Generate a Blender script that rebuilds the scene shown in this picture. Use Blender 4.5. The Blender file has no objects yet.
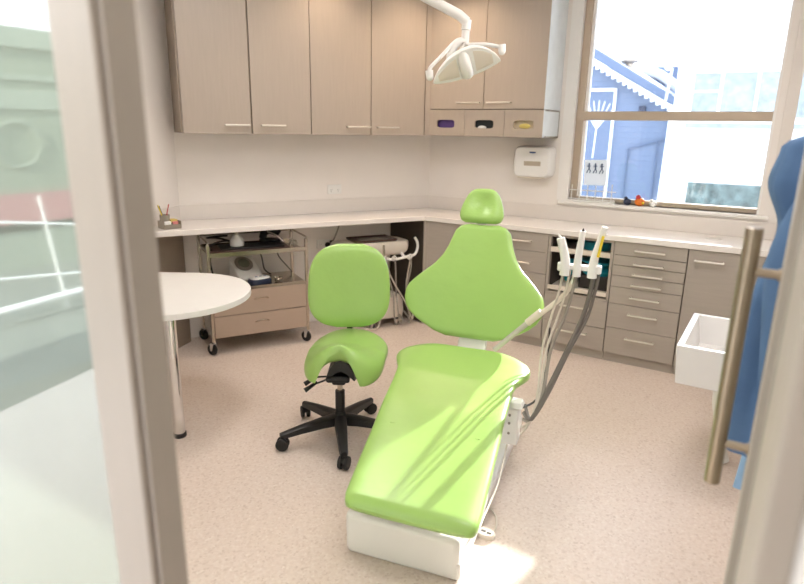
import bpy, bmesh, math, random
from mathutils import Vector, Matrix
random.seed(4)
PI = math.pi
C = bpy.context.scene.collection
V = Vector
# ------------------------------------------------------------------ frames
# the clinic is not rectangular: two rear walls meet at about 121 degrees
O = V((0.222, 5.363, 0))
W = (Matrix.Identity(4), 0.0)
R1 = (Matrix.Translation(O) @ Matrix.Rotation(math.radians(27.6), 4, 'Z'), math.radians(27.6))
R2 = (Matrix.Translation(O) @ Matrix.Rotation(math.radians(-31.7), 4, 'Z'), math.radians(-31.7))
CH = (Matrix.Translation((.018, 1.92, 0)) @ Matrix.Rotation(math.radians(-20.6), 4, 'Z'), math.radians(-20.6))
def P1(s, v, z=0): return R1[0] @ V((s, v, z))
def P2(s, v, z=0): return R2[0] @ V((s, v, z))

# ------------------------------------------------------------------ materials
def srgb(c):
    return tuple(((x/255)/12.92 if x/255 <= .04045 else ((x/255+.055)/1.055)**2.4) for x in c) + (1,)
MATS = {}
def mat(name, rgb, rough=.5, metal=0, var=.04, scale=12, bump=0, coat=0, trans=0, alpha=1, emit=0, spec=.5, stretch=None):
    if name in MATS: return MATS[name]
    m = bpy.data.materials.new(name); m.use_nodes = True
    nt = m.node_tree; N = nt.nodes; b = N['Principled BSDF']
    col = srgb(rgb)
    tc = N.new('ShaderNodeTexCoord'); mp = N.new('ShaderNodeMapping'); nz = N.new('ShaderNodeTexNoise')
    nz.inputs['Scale'].default_value = scale; nz.inputs['Detail'].default_value = 3
    if stretch: mp.inputs['Scale'].default_value = stretch
    nt.links.new(tc.outputs['Object'], mp.inputs['Vector']); nt.links.new(mp.outputs['Vector'], nz.inputs['Vector'])
    cr = N.new('ShaderNodeValToRGB')
    cr.color_ramp.elements[0].position = .3; cr.color_ramp.elements[1].position = .7
    cr.color_ramp.elements[0].color = tuple(x*(1-var) for x in col[:3])+(1,)
    cr.color_ramp.elements[1].color = tuple(min(1, x*(1+var)) for x in col[:3])+(1,)
    nt.links.new(nz.outputs['Fac'], cr.inputs['Fac']); nt.links.new(cr.outputs['Color'], b.inputs['Base Color'])
    b.inputs['Roughness'].default_value = rough; b.inputs['Metallic'].default_value = metal
    b.inputs['Coat Weight'].default_value = coat; b.inputs['Coat Roughness'].default_value = .3
    b.inputs['Transmission Weight'].default_value = trans
    b.inputs['Specular IOR Level'].default_value = spec
    b.inputs['Alpha'].default_value = alpha
    if emit:
        b.inputs['Emission Color'].default_value = col; b.inputs['Emission Strength'].default_value = emit
    if bump:
        bp = N.new('ShaderNodeBump'); bp.inputs['Strength'].default_value = bump; bp.inputs['Distance'].default_value = .01
        nt.links.new(nz.outputs['Fac'], bp.inputs['Height']); nt.links.new(bp.outputs['Normal'], b.inputs['Normal'])
    MATS[name] = m
    return m
M = lambda n: MATS[n]
mat('wall_paint', (242, 236, 231), .7, var=.015, scale=4)
mat('ceiling_paint', (240, 238, 234), .8, var=.01)
mat('taupe_laminate', (177, 165, 153), .38, var=.025, scale=60, stretch=(1, 1, .08))
mat('grey_laminate', (174, 165, 156), .4, var=.03, scale=60, stretch=(.08, 1, 1))
mat('carcass', (150, 136, 122), .55)
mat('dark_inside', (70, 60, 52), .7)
mat('worktop', (240, 235, 231), .25, var=.01)
mat('splash', (233, 226, 220), .3, var=.01)
mat('satin_metal', (222, 218, 212), .38, 1, var=.03, scale=80, stretch=(.1, 1, 1))
mat('end_window_lit', (226, 232, 236), .4)  # window light on the cabinet ends put into a bluish colour
mat('tan_panel', (182, 162, 146), .45, var=.02)
mat('pull_metal', (168, 156, 138), .3, 1, var=.03, scale=60)
mat('steel', (190, 180, 168), .22, 1, var=.04, scale=30)
mat('chrome', (225, 225, 225), .08, 1, var=.01)
mat('green_vinyl', (160, 202, 104), .36, var=.03, scale=5, coat=.7)
mat('piping', (178, 222, 110), .4)
mat('black_plastic', (24, 23, 24), .42)
mat('dark_plastic', (46, 40, 38), .4)
mat('white_plastic', (240, 239, 236), .32, var=.01)
mat('cream_plastic', (226, 216, 204), .35, var=.02)
mat('white_ceramic', (240, 238, 236), .12, var=.01, coat=.5)
mat('grey_hose', (150, 143, 134), .5)
mat('dark_hose', (112, 106, 100), .5)
mat('pale_hose', (206, 198, 186), .5)
mat('rubber', (30, 28, 28), .6)
mat('brown_tray', (78, 52, 42), .35)
mat('blue_plastic', (60, 90, 140), .4)
mat('teal_plastic', (30, 150, 176), .4)
mat('lcd', (120, 124, 112), .2)
mat('yellow_plastic', (240, 214, 60), .4)
mat('orange_plastic', (228, 124, 44), .4)
mat('red_plastic', (190, 60, 60), .4)
mat('navy', (34, 44, 70), .35)
mat('purple_card', (96, 72, 140), .5)
mat('dark_card', (40, 46, 48), .5)
mat('cream_card', (232, 214, 184), .5)
mat('paper', (244, 244, 242), .8)
mat('yellow_paper', (240, 220, 130), .8)
mat('pink_paper', (222, 140, 140), .8)
mat('smoke_plastic', (150, 142, 130), .2)
mat('denim', (84, 116, 156), .9, var=.10, scale=9, bump=.9)
mat('pale_denim', (150, 186, 222), .9, var=.06, scale=30)
mat('frame_paint', (170, 162, 151), .4, var=.02, scale=40, stretch=(1, 1, .05))
mat('gasket', (84, 74, 66), .8)
mat('window_alu', (192, 176, 158), .35, .3, var=.02)
mat('reveal', (246, 243, 240), .6, var=.01)
mat('house_blue', (104, 140, 196), .8, var=.05)
mat('house_white', (236, 240, 246), .8, var=.02)
mat('house_roof', (98, 112, 138), .8)
mat('tower_white', (240, 242, 246), .8, var=.01)
mat('tower_glass', (140, 150, 158), .5, var=.2, scale=9)
mat('tower_dark', (84, 100, 100), .5, var=.5, scale=9)
mat('pavement', (200, 198, 192), .9, var=.05)
mat('street_paving', (120, 124, 118), .9, var=.15, scale=1.5)
mat('shop_green', (136, 144, 128), .8, var=.06)
mat('shop_green_light', (150, 158, 144), .8, var=.04)
mat('pink', (180, 122, 124), .8)
mat('blue_ink', (70, 84, 110), .8)
mat('lamp_glow', (255, 248, 243), .5, emit=7)
mat('down_glow', (255, 226, 190), .5, emit=14)
mat('amber', (188, 176, 158), .3)
mat('light_grey', (196, 190, 184), .4)

def floor_mat():
    m = bpy.data.materials.new('speckled_vinyl'); m.use_nodes = True; nt = m.node_tree; N = nt.nodes; L = nt.links; b = N['Principled BSDF']
    tc = N.new('ShaderNodeTexCoord')
    v = N.new('ShaderNodeTexVoronoi'); v.inputs['Scale'].default_value = 110
    n2 = N.new('ShaderNodeTexNoise'); n2.inputs['Scale'].default_value = 60; n2.inputs['Detail'].default_value = 4
    L.new(tc.outputs['Object'], v.inputs['Vector']); L.new(tc.outputs['Object'], n2.inputs['Vector'])
    cr = N.new('ShaderNodeValToRGB'); e = cr.color_ramp.elements
    e[0].position = .0; e[0].color = srgb((210, 192, 180)); e[1].position = 1; e[1].color = srgb((238, 226, 217))
    x = e.new(.3); x.color = srgb((228, 212, 201)); x = e.new(.75); x.color = srgb((231, 217, 207))
    L.new(v.outputs['Color'], cr.inputs['Fac'])
    c2 = N.new('ShaderNodeValToRGB'); c2.color_ramp.elements[0].position = .35; c2.color_ramp.elements[1].position = .6
    c2.color_ramp.elements[0].color = (.93, .92, .91, 1); c2.color_ramp.elements[1].color = (1, 1, 1, 1)
    L.new(n2.outputs['Fac'], c2.inputs['Fac'])
    mx = N.new('ShaderNodeMixRGB'); mx.blend_type = 'MULTIPLY'; mx.inputs['Fac'].default_value = 1
    L.new(cr.outputs['Color'], mx.inputs['Color1']); L.new(c2.outputs['Color'], mx.inputs['Color2'])
    L.new(mx.outputs['Color'], b.inputs['Base Color']); b.inputs['Roughness'].default_value = .42
    MATS['floor_vinyl'] = m
floor_mat()
def siding_mat():
    m = mat('siding', (112, 126, 152), .8, var=.04); nt = m.node_tree; N = nt.nodes; b = N['Principled BSDF']
    tc = N.new('ShaderNodeTexCoord'); w = N.new('ShaderNodeTexWave'); w.bands_direction = 'Z'; w.wave_profile = 'SAW'; w.inputs['Scale'].default_value = 3.2
    bp = N.new('ShaderNodeBump'); bp.inputs['Strength'].default_value = .8; bp.inputs['Distance'].default_value = .03
    nt.links.new(tc.outputs['Object'], w.inputs['Vector']); nt.links.new(w.outputs['Fac'], bp.inputs['Height']); nt.links.new(bp.outputs['Normal'], b.inputs['Normal'])
siding_mat()
def glass_mat(name, tint, film):
    m = bpy.data.materials.new(name); m.use_nodes = True; nt = m.node_tree; N = nt.nodes; L = nt.links
    N.remove(N['Principled BSDF']); out = N['Material Output']
    tr = N.new('ShaderNodeBsdfTransparent'); tr.inputs['Color'].default_value = tint
    gl = N.new('ShaderNodeBsdfGlossy'); gl.inputs['Roughness'].default_value = .02
    fr = N.new('ShaderNodeFresnel'); fr.inputs['IOR'].default_value = 1.45
    mx = N.new('ShaderNodeMixShader'); L.new(fr.outputs['Fac'], mx.inputs['Fac']); L.new(tr.outputs[0], mx.inputs[1]); L.new(gl.outputs[0], mx.inputs[2])
    last = mx
    if film:
        df = N.new('ShaderNodeBsdfDiffuse'); tl = N.new('ShaderNodeBsdfTranslucent')
        nz = N.new('ShaderNodeTexNoise'); nz.inputs['Scale'].default_value = 2; cr = N.new('ShaderNodeValToRGB')
        cr.color_ramp.elements[0].color = srgb((160, 168, 158)); cr.color_ramp.elements[1].color = srgb((172, 179, 169))
        L.new(nz.outputs['Fac'], cr.inputs['Fac']); L.new(cr.outputs['Color'], df.inputs['Color']); L.new(cr.outputs['Color'], tl.inputs['Color'])
        ms = N.new('ShaderNodeMixShader'); ms.inputs['Fac'].default_value = .5; L.new(df.outputs[0], ms.inputs[1]); L.new(tl.outputs[0], ms.inputs[2])
        g2 = N.new('ShaderNodeBsdfGlossy'); g2.inputs['Roughness'].default_value = .04; g2.inputs['Color'].default_value = (.92, .97, .93, 1)
        m2 = N.new('ShaderNodeMixShader'); m2.inputs['Fac'].default_value = film[1]; L.new(ms.outputs[0], m2.inputs[1]); L.new(g2.outputs[0], m2.inputs[2])
        m3 = N.new('ShaderNodeMixShader'); m3.inputs['Fac'].default_value = film[0]; L.new(mx.outputs[0], m3.inputs[1]); L.new(m2.outputs[0], m3.inputs[2])
        last = m3
    L.new(last.outputs[0], out.inputs['Surface']); MATS[name] = m
glass_mat('window_glass', (.97, .99, 1, 1), None)
glass_mat('film_glass', (.92, .98, .94, 1), (.94, .30))
def cushion_mat():
    # vinyl with light emboss
    m = M('green_vinyl'); nt = m.node_tree; N = nt.nodes; b = N['Principled BSDF']
    nz = N.new('ShaderNodeTexNoise'); nz.inputs['Scale'].default_value = 7
    bp = N.new('ShaderNodeBump'); bp.inputs['Strength'].default_value = .12; bp.inputs['Distance'].default_value = .02
    nt.links.new(nz.outputs['Fac'], bp.inputs['Height']); nt.links.new(bp.outputs['Normal'], b.inputs['Normal'])
cushion_mat()
def notice_mat():
    m = bpy.data.materials.new('backlit_paper'); m.use_nodes = True; nt = m.node_tree; N = nt.nodes; N.remove(N['Principled BSDF'])
    a = N.new('ShaderNodeBsdfDiffuse'); b = N.new('ShaderNodeBsdfTranslucent'); nz = N.new('ShaderNodeTexNoise'); cr = N.new('ShaderNodeValToRGB'); x = N.new('ShaderNodeMixShader')
    cr.color_ramp.elements[0].color = (.86, .87, .88, 1); cr.color_ramp.elements[1].color = (.92, .93, .94, 1)
    nt.links.new(nz.outputs['Fac'], cr.inputs['Fac'])
    for s_ in (a, b): nt.links.new(cr.outputs['Color'], s_.inputs['Color'])
    nt.links.new(a.outputs[0], x.inputs[1]); nt.links.new(b.outputs[0], x.inputs[2]); x.inputs['Fac'].default_value = .5
    nt.links.new(x.outputs[0], N['Material Output'].inputs['Surface']); MATS['backlit_paper'] = m
notice_mat()

# ------------------------------------------------------------------ mesh helpers
class MB:
    def __init__(self): self.bm = bmesh.new()
    def box(self, x0, x1, y0, y1, z0, z1, mtx=None):
        vs = [self.bm.verts.new((x, y, z)) for x in (x0, x1) for y in (y0, y1) for z in (z0, z1)]
        if mtx:
            for v in vs: v.co = mtx @ v.co
        for f in ((0, 1, 3, 2), (4, 6, 7, 5), (0, 4, 5, 1), (2, 3, 7, 6), (0, 2, 6, 4), (1, 5, 7, 3)): self.bm.faces.new([vs[i] for i in f])
        return self
    def loft(self, rings, cap=True, closed=True):
        rs = [[self.bm.verts.new(p) for p in r] for r in rings]; n = len(rs[0])
        for a, b in zip(rs, rs[1:]):
            for i in range(n if closed else n-1):
                j = (i+1) % n
                self.bm.faces.new((a[i], a[j], b[j], b[i]))
        if cap:
            self.bm.faces.new(rs[0][::-1]); self.bm.faces.new(rs[-1])
        return self
    def tube(self, pts, r, n=10, smooth=0, r1=None):
        pts = [V(p) for p in pts]
        if smooth: pts = spline(pts, smooth)
        rings = []; T = (pts[1]-pts[0]).normalized(); up = V((0, 0, 1)) if abs(T.z) < .9 else V((1, 0, 0))
        X = T.cross(up).normalized()
        for i, p in enumerate(pts):
            T = (pts[min(i+1, len(pts)-1)]-pts[max(i-1, 0)])
            if T.length < 1e-9: T = V((0, 0, 1))
            T.normalize()
            X = (X-T*X.dot(T)); X.normalize(); Y = T.cross(X)
            rr = r if r1 is None else r+(r1-r)*i/(len(pts)-1)
            rings.append([p+(X*math.cos(a)+Y*math.sin(a))*rr for a in [2*PI*k/n for k in range(n)]])
        return self.loft(rings)
    def cyl(self, p0, p1, r, n=20, r1=None): return self.tube([p0, p1], r, n, r1=r1)
    def lathe(self, prof, c=(0, 0, 0), n=28, ax=None):
        c = V(c); q = (V((0, 0, 1)).rotation_difference(V(ax).normalized()) if ax else None)
        rings = []
        for r, z in prof:
            ring = []
            for k in range(n):
                p = V((max(r, 1e-4)*math.cos(2*PI*k/n), max(r, 1e-4)*math.sin(2*PI*k/n), z))
                if q: p = q @ p
                ring.append(c+p)
            rings.append(ring)
        return self.loft(rings)
    def ball(self, c, r, sc=(1, 1, 1), n=16):
        prof = [(math.sin(PI*i/n)*r, -math.cos(PI*i/n)*r) for i in range(n+1)]
        c = V(c); rings = []
        for rr, z in prof:
            rings.append([c+V((max(rr, 1e-4)*math.cos(2*PI*k/20)*sc[0], max(rr, 1e-4)*math.sin(2*PI*k/20)*sc[1], z*sc[2])) for k in range(20)])
        return self.loft(rings)
    def prism(self, pts, z0, z1, f=None):
        f = f or (lambda x, y, z: V((x, y, z)))
        return self.loft([[f(x, y, z0) for x, y in pts], [f(x, y, z1) for x, y in pts]])
    def build(self, name, material, parent=None, bevel=0, sub=0, seg=2, angle=35):
        bmesh.ops.recalc_face_normals(self.bm, faces=self.bm.faces)
        me = bpy.data.meshes.new(name); self.bm.to_mesh(me); self.bm.free()
        me.materials.append(MATS[material])
        for p in me.polygons: p.use_smooth = True
        me.set_sharp_from_angle(angle=math.radians(angle))
        o = bpy.data.objects.new(name, me); C.objects.link(o)
        if parent: o.parent = parent
        if bevel:
            b = o.modifiers.new('bevel', 'BEVEL'); b.width = bevel; b.segments = seg; b.limit_method = 'ANGLE'; b.angle_limit = math.radians(40)
            b.harden_normals = False
        if sub:
            s = o.modifiers.new('sub', 'SUBSURF'); s.levels = sub; s.render_levels = sub
        return o
def spline(pts, k):
    out = []
    P = [pts[0]]+list(pts)+[pts[-1]]
    for i in range(1, len(P)-2):
        a, b, c, d = P[i-1], P[i], P[i+1], P[i+2]
        for j in range(k):
            t = j/k
            out.append(.5*((2*b)+(-a+c)*t+(2*a-5*b+4*c-d)*t*t+(-a+3*b-3*c+d)*t**3))
    out.append(pts[-1].copy()); return out
def place(o, fr, loc, rz=0):
    o.matrix_world = fr[0] @ Matrix.Translation(loc) @ Matrix.Rotation(rz, 4, 'Z')
def tag(o, label, cat, group=None):
    o['label'] = label; o['category'] = cat
    if group: o['group'] = group
    return o
def thing(name, fr, loc, label, cat, group=None, rz=0):
    o = bpy.data.objects.new(name, None); o.empty_display_size = .1; C.objects.link(o); place(o, fr, loc, rz)
    return tag(o, label, cat, group)
def solo(name, fr, loc, mb, m, label, cat, group=None, rz=0, **k):
    o = mb.build(name, m, None, **k); place(o, fr, loc, rz); return tag(o, label, cat, group)
def struct(name, fr, mb, m, loc=(0, 0, 0), **k):
    o = mb.build(name, m, None, **k); place(o, fr, loc); o['kind'] = 'structure'; return o
def sempty(name, fr, loc):
    o = bpy.data.objects.new(name, None); C.objects.link(o); place(o, fr, loc); o['kind'] = 'structure'; return o
def copy_tree(o, parent=None):
    c = o.copy(); C.objects.link(c)
    if parent: c.parent = parent
    for ch in o.children: copy_tree(ch, c)
    return c
def se(a, e):  # superellipse
    c, s = math.cos(a), math.sin(a)
    return math.copysign(abs(c)**(2/e), c), math.copysign(abs(s)**(2/e), s)

# ================================================================== SHELL
RX = 2.95; DV = -4.06
Lc = P1(-2.09, 0)
ldir = V((-.259, -.966, 0))
Lend = Lc+ldir*2.36
# floor (room + corridor), ceiling
room = [P2(RX+.12, .12), P2(-.14, .12), P1(-2.2, .12), Lend+V((-.3, .1, 0)), P2(-1.2, -6.1), P2(3.6, -6.1), P2(3.6, -4.0), P2(RX+.12, -4.0)]
mb = MB(); mb.prism([(p.x, p.y) for p in room], -.1, 0); struct('floor', W, mb, 'floor_vinyl')
mb = MB(); mb.prism([(p.x, p.y) for p in room], 2.75, 2.87); struct('ceiling', W, mb, 'ceiling_paint')
# rear wall on the left (frame 1)
mb = MB(); mb.box(-2.2, .06, 0, .12, 0, 2.75); struct('wall_rear_left', R1, mb, 'wall_paint')
# window wall (frame 2) with its opening
WS0, WS1, WZ0, WZ1 = 1.20, 2.53, 1.07, 2.66
mb = MB(); mb.box(-.06, WS0, 0, .12, 0, 2.75); mb.box(WS1, 2.58, 0, .12, 0, 2.75); mb.box(2.93, RX+.12, 0, .12, 0, 2.75); mb.box(2.58, 2.93, 0, .12, 0, 1.40); mb.box(2.58, 2.93, 0, .12, 2.27, 2.75); mb.box(WS0, WS1, 0, .12, 0, WZ0); mb.box(WS0, WS1, 0, .12, WZ1, 2.75)
struct('wall_rear_right', R2, mb, 'wall_paint')
mb = MB(); mb.box(RX, RX+.12, -4.1, 0, 0, 2.75); struct('wall_right', R2, mb, 'wall_paint')
# left wall
d = ldir; n = V((-d.y, d.x, 0))   # points to the room? make outward
nn = V((-.966, .259, 0))
mb = MB(); q = [Lc, Lend, Lend+nn*.12, Lc+nn*.12]; mb.prism([(p.x, p.y) for p in q], 0, 2.75); struct('wall_left', W, mb, 'wall_paint')
# wall with the doorway
mb = MB(); mb.box(-.42, .9, -4.18, -4.06, 0, 2.75); mb.box(2.70, 3.6, -4.18, -4.06, 0, 2.75); mb.box(.9, 2.70, -4.18, -4.06, 2.2, 2.75)
struct('wall_front', R2, mb, 'wall_paint')
mb = MB(); mb.box(1.0, 3.6, -6.1, -6.0, 0, 2.75); struct('wall_corridor', R2, mb, 'wall_paint')
mb = MB(); mb.box(3.6, 3.7, -6.1, -4.06, 0, 2.75); struct('wall_corridor_end', R2, mb, 'wall_paint')

# sidelight, left jamb, right jamb
dw = sempty('door_frame', R2, (0, 0, 0))
dw.name = 'trim_1'
mb = MB(); mb.box(1.743, 1.846, -4.18, -4.135, 0, 2.2); mb.box(1.846, 1.861, -4.172, -4.135, 0, 2.2)
mb.build('frame_post', 'frame_paint', dw, bevel=.006)
mb = MB(); mb.box(1.861, 1.8645, -4.177, -4.135, 0, 2.2); mb.build('gasket', 'gasket', dw)
mb = MB(); mb.box(1.8645, 1.869, -4.179, -4.130, 0, 2.2); mb.build('jamb', 'frame_paint', dw, bevel=.002)
mb = MB(); mb.box(2.657, 2.684, -4.18, -4.06, 0, 2.2); mb.build('jamb', 'frame_paint', dw, bevel=.004)
mb = MB(); mb.box(2.684, 2.70, -4.19, -4.06, 0, 2.2); mb.build('architrave', 'white_plastic', dw, bevel=.002)
mb = MB(); mb.box(.9, 2.70, -4.18, -4.08, 2.16, 2.2); mb.box(.9, .95, -4.18, -4.08, 0, 2.16); mb.build('frame_head', 'frame_paint', dw)
wg = sempty('window_2', R2, (0, 0, 0))
mb = MB(); mb.box(.95, 1.743, -4.162, -4.152, .0, 2.16); mb.build('pane', 'film_glass', wg)
mb = MB(); mb.box(1.733, 1.745, -4.172, -4.142, 0, 2.16); mb.build('glazing_bead', 'frame_paint', wg)

# open door leaf with pull handle
dr = sempty('door_1', R2, (2.657, -4.05, 0))
mb = MB(); mb.box(0, .04, 0, .2, .01, 2.12); mb.box(0, .04, .68, .85, .01, 2.12); mb.box(0, .04, .1, .75, .01, .2); mb.box(0, .04, .1, .75, 2.0, 2.12); mb.build('leaf_frame', 'frame_paint', dr, bevel=.003)
mb = MB(); mb.box(.015, .025, .2, .68, .2, 2.0); mb.build('pane', 'film_glass', dr)
mb = MB(); mb.cyl((-.06, .775, .835), (-.06, .775, 1.415), .0165, 24); h = mb.build('pull_handle', 'pull_metal', dr, bevel=.002)
for z in (.935, 1.325):
    mb = MB(); mb.cyl((-.06, .775, z), (0, .775, z), .0095, 16); mb.build('standoff', 'pull_metal', h)
    mb = MB(); mb.cyl((-.006, .775, z), (0, .775, z), .013, 16); mb.build('rose', 'pull_metal', h)

# window in the rear right wall
wn = sempty('window_1', R2, (0, 0, 0))
mb = MB()
a0, a1 = WS0+.035, WS1
mb.box(a0, a0+.055, .04, .11, WZ0, WZ1); mb.box(a0, a1, .04, .11, WZ0, WZ0+.035); mb.box(a0, a1, .04, .11, WZ1-.04, WZ1)
mb.build('window_frame', 'window_alu', wn, bevel=.004)
mb = MB(); mb.box(a1-.015, a1, .0, .11, WZ0, WZ1); mb.build('window_stile', 'reveal', wn)
mb = MB(); mb.box(a0, a1-.015, .035, .1, 1.672, 1.735); mb.build('transom', 'window_alu', wn, bevel=.003)
mb = MB(); mb.box(a0+.055, a0+.075, .05, .10, WZ0+.035, WZ1-.04); mb.build('glazing_bead', 'reveal', wn)
mb = MB(); mb.box(a0+.05, a1-.012, .078, .084, WZ0+.03, 1.68); mb.build('pane', 'window_glass', wn)
mb = MB(); mb.box(a0+.05, a1-.012, .078, .084, 1.73, WZ1-.03); mb.build('pane', 'window_glass', wn)
mb = MB(); mb.box(WS0-.05, WS0+.035, -.004, .11, WZ0, WZ1+.04); mb.build('window_reveal', 'reveal', wn)
mb = MB(); mb.box(WS0-.03, WS1+.06, -.03, .06, WZ0-.025, WZ0); mb.build('window_sill', 'reveal', wn, bevel=.004)
# narrow second window beside the right wall
w3 = sempty('window_3', R2, (2.57, 0, 1.40))
mb = MB(); mb.box(0, .07, -.01, .08, 0, .87); mb.box(.32, .36, -.01, .08, 0, .87); mb.box(.07, .32, -.01, .08, .79, .87); mb.box(.07, .32, -.01, .08, 0, .06); mb.build('window_frame', 'splash', w3, bevel=.003)
mb = MB(); mb.box(.07, .32, .04, .046, .06, .79); mb.build('pane', 'window_glass', w3)

# ================================================================== WORKTOP
def X12(a, b):   # point at depth a from wall 1 and depth b from wall 2 (world xy)
    # line 1: frame-1 v=-a ; line 2: frame-2 v=-b
    p = P1(0, -a); u = (P1(1, -a)-p); q = P2(0, -b); w = (P2(1, -b)-q)
    det = u.x*(-w.y)-u.y*(-w.x)
    rx, ry = q.x-p.x, q.y-p.y
    t = (rx*(-w.y)-ry*(-w.x))/det
    return p+u*t
def XL(a):       # front line of wall 1 counter with left wall
    p = P1(0, -a); u = P1(1, -a)-p
    det = u.x*(-ldir.y)-u.y*(-ldir.x); r = Lc-p
    t = (r.x*(-ldir.y)-r.y*(-ldir.x))/det
    return p+u*t
wt = thing('worktop', W, (0, 0, 0), 'long white worktop turning the corner along both rear walls', 'worktop')
q = [XL(.002), XL(.45), X12(.45, .48), P2(RX-.002, -.48), P2(RX-.002, -.002), X12(.002, .002)]
mb = MB(); mb.prism([(p.x, p.y) for p in q], .876, .914); mb.build('counter_slab', 'worktop', wt, bevel=.004)
q = [XL(.0), XL(.014), X12(.014, .014), P2(RX-.003, -.014), P2(RX-.003, 0), X12(0, 0)]
mb = MB(); mb.prism([(p.x, p.y) for p in q], .914, 1.025); mb.build('backsplash', 'splash', wt, bevel=.002)
nr = V((.966, -.259, 0)); e0 = XL(.45); e1 = XL(.014)
q = [e0, e1, e1+nr*.014, e0+nr*.014]
mb = MB(); mb.prism([(p.x, p.y) for p in q], .914, 1.025); mb.build('backsplash', 'splash', wt, bevel=.002)

# ================================================================== CABINETS
def bar_handle(par, x0, x1, y, z, r=.0058, out=.03):
    mb = MB(); mb.tube([(x0, y, z), (x0, y-out, z)], r, 8); mb.tube([(x1, y, z), (x1, y-out, z)], r, 8); mb.tube([(x0-.006, y-out, z), (x1+.006, y-out, z)], r*1.15, 10)
    return mb.build('handle', 'satin_metal', par)
def front(par, kind, x0, x1, z0, z1, y, m, hx=None, hz=None, th=.018, gap=.0018):
    mb = MB(); mb.box(x0+gap, x1-gap, y, y+th, z0+gap, z1-gap); d = mb.build(kind, m, par, bevel=.0012)
    if hx: bar_handle(d, hx[0], hx[1], y, hz)
    return d
TOPZ = 2.62
# wall cabinets, rear left wall
def wall_cab(s0, s1, label, doors, gleft=0):
    w = s1-s0
    t = thing('wall_cabinet', R1, (s0, 0, 1.54), label, 'cabinet', 'taupe wall cabinets')
    mb = MB(); mb.box(0, w, -.33, -.001, .0, TOPZ-1.54); mb.build('body', 'carcass', t)
    for (a, b, h) in doors: front(t, 'door', a-s0, b-s0, -.004, TOPZ-1.54, -.352, 'taupe_laminate', (h[0]-s0, h[1]-s0), .055)
    return t
wall_cab(-2.075, -1.193, 'taupe two-door wall cabinet at the left end of the rear wall', [(-2.075, -1.625, (-1.80, -1.645)), (-1.618, -1.193, (-1.555, -1.395))])
wall_cab(-1.191, -.255, 'taupe two-door wall cabinet between the left one and the corner', [(-1.191, -.722, (-.915, -.74)), (-.720, -.262, (-.67, -.503))])
mb = MB(); mb.box(-2.085, -2.077, -.35, -.001, 1.54, 2.75); struct('trim_2', R1, mb, 'carcass')
fl = solo('corner_filler', W, (0, 0, 0), (lambda m: (m.prism([(p.x, p.y) for p in (P1(-.252, -.34), X12(.34, .34), P2(.160, -.34), P2(.160, -.01), X12(.01, .01), P1(-.252, -.01))], 1.54, TOPZ), m)[1])(MB()), 'taupe_laminate', 'narrow taupe corner panel joining the two banks of wall cabinets', 'panel')
# wall cabinet, right bank
t = thing('wall_cabinet', R2, (.165, 0, 1.738), 'taupe wall cabinet right of the corner, above the three glove slots', 'cabinet', 'taupe wall cabinets')
mb = MB(); mb.box(0, .951, -.33, -.001, 0, TOPZ-1.738); mb.build('body', 'carcass', t)
mb = MB(); mb.box(.951, .955, -.352, -.001, 0, TOPZ-1.738); mb.build('end_panel', 'end_window_lit', t)
front(t, 'door', 0, .478, 0, TOPZ-1.738, -.352, 'taupe_laminate', (.27, .45), .047)
front(t, 'door', .478, .951, 0, TOPZ-1.738, -.352, 'taupe_laminate', (.52, .70), .047)
# glove compartment row
t = thing('glove_compartment', R2, (.165, 0, 1.54), 'low taupe cabinet row with three oblong slots under the right wall cabinet', 'cabinet')
mb = MB(); mb.box(0, .955, -.33, -.001, -.0, .01); mb.box(0, .955, -.33, -.001, .186, .196); mb.box(0, .955, -.02, -.001, 0, .19)
mb.box(0, .01, -.33, -.001, 0, .196); mb.box(.941, .951, -.33, -.001, 0, .196); mb.box(.325, .335, -.33, 0, 0, .196); mb.box(.65, .66, -.33, 0, 0, .196)
mb.build('body', 'carcass', t)
mb = MB(); mb.box(.951, .955, -.352, -.001, 0, .196); mb.build('end_panel', 'end_window_lit', t)
def slot_panel(par, x0, x1, z0, z1, y):
    cx, cz = (x0+x1)/2, (z0+z1)/2-.008; hw, hh = .077, .03; n = 48
    mb = MB(); outer = []; inner = []
    for i in range(n):
        a = 2*PI*i/n; c, s = se(a, 5); inner.append((cx+hw*c, cz+hh*s))
        c, s = math.cos(a), math.sin(a); k = 1/max(abs(c), abs(s)); outer.append(((x0+x1)/2+(x1-x0)/2*c*k, (z0+z1)/2+(z1-z0)/2*s*k))
    rings = [[V((x, y, z)) for x, z in outer], [V((x, y, z)) for x, z in inner], [V((x, y+.018, z)) for x, z in inner], [V((x, y+.018, z)) for x, z in outer], [V((x, y, z)) for x, z in outer]]
    mb.loft(rings, cap=False); return mb.build('slot_front', 'taupe_laminate', par)
sp = [(.002, .328), (.331, .653), (.656, .950)]
for a, b in sp: slot_panel(t, a, b, .002, .194, -.352)
for (a, b), m_, nm in zip(sp, ('purple_card', 'dark_card', 'cream_card'), ('purple', 'black and white', 'cream')):
    g = thing('glove_box', R2, (.165+(a+b)/2, -.2, 1.5505), nm+' glove box behind the slot in the compartment row', 'box')
    mb = MB(); mb.box(-.12, .12, -.115, .1, 0, .12); mb.build('carton', m_, g, bevel=.003)
    if m_ != 'purple_card':
        mb = MB(); mb.ball((.0, -.118, .07), .04, (1.1, .25, .45), 10) if m_ == 'cream_card' else mb.ball((-.03, -.118, .055), .03, (1.2, .25, .5), 10)
        mb.build('glove_tip', 'paper' if m_ == 'dark_card' else 'yellow_paper', g)

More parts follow.
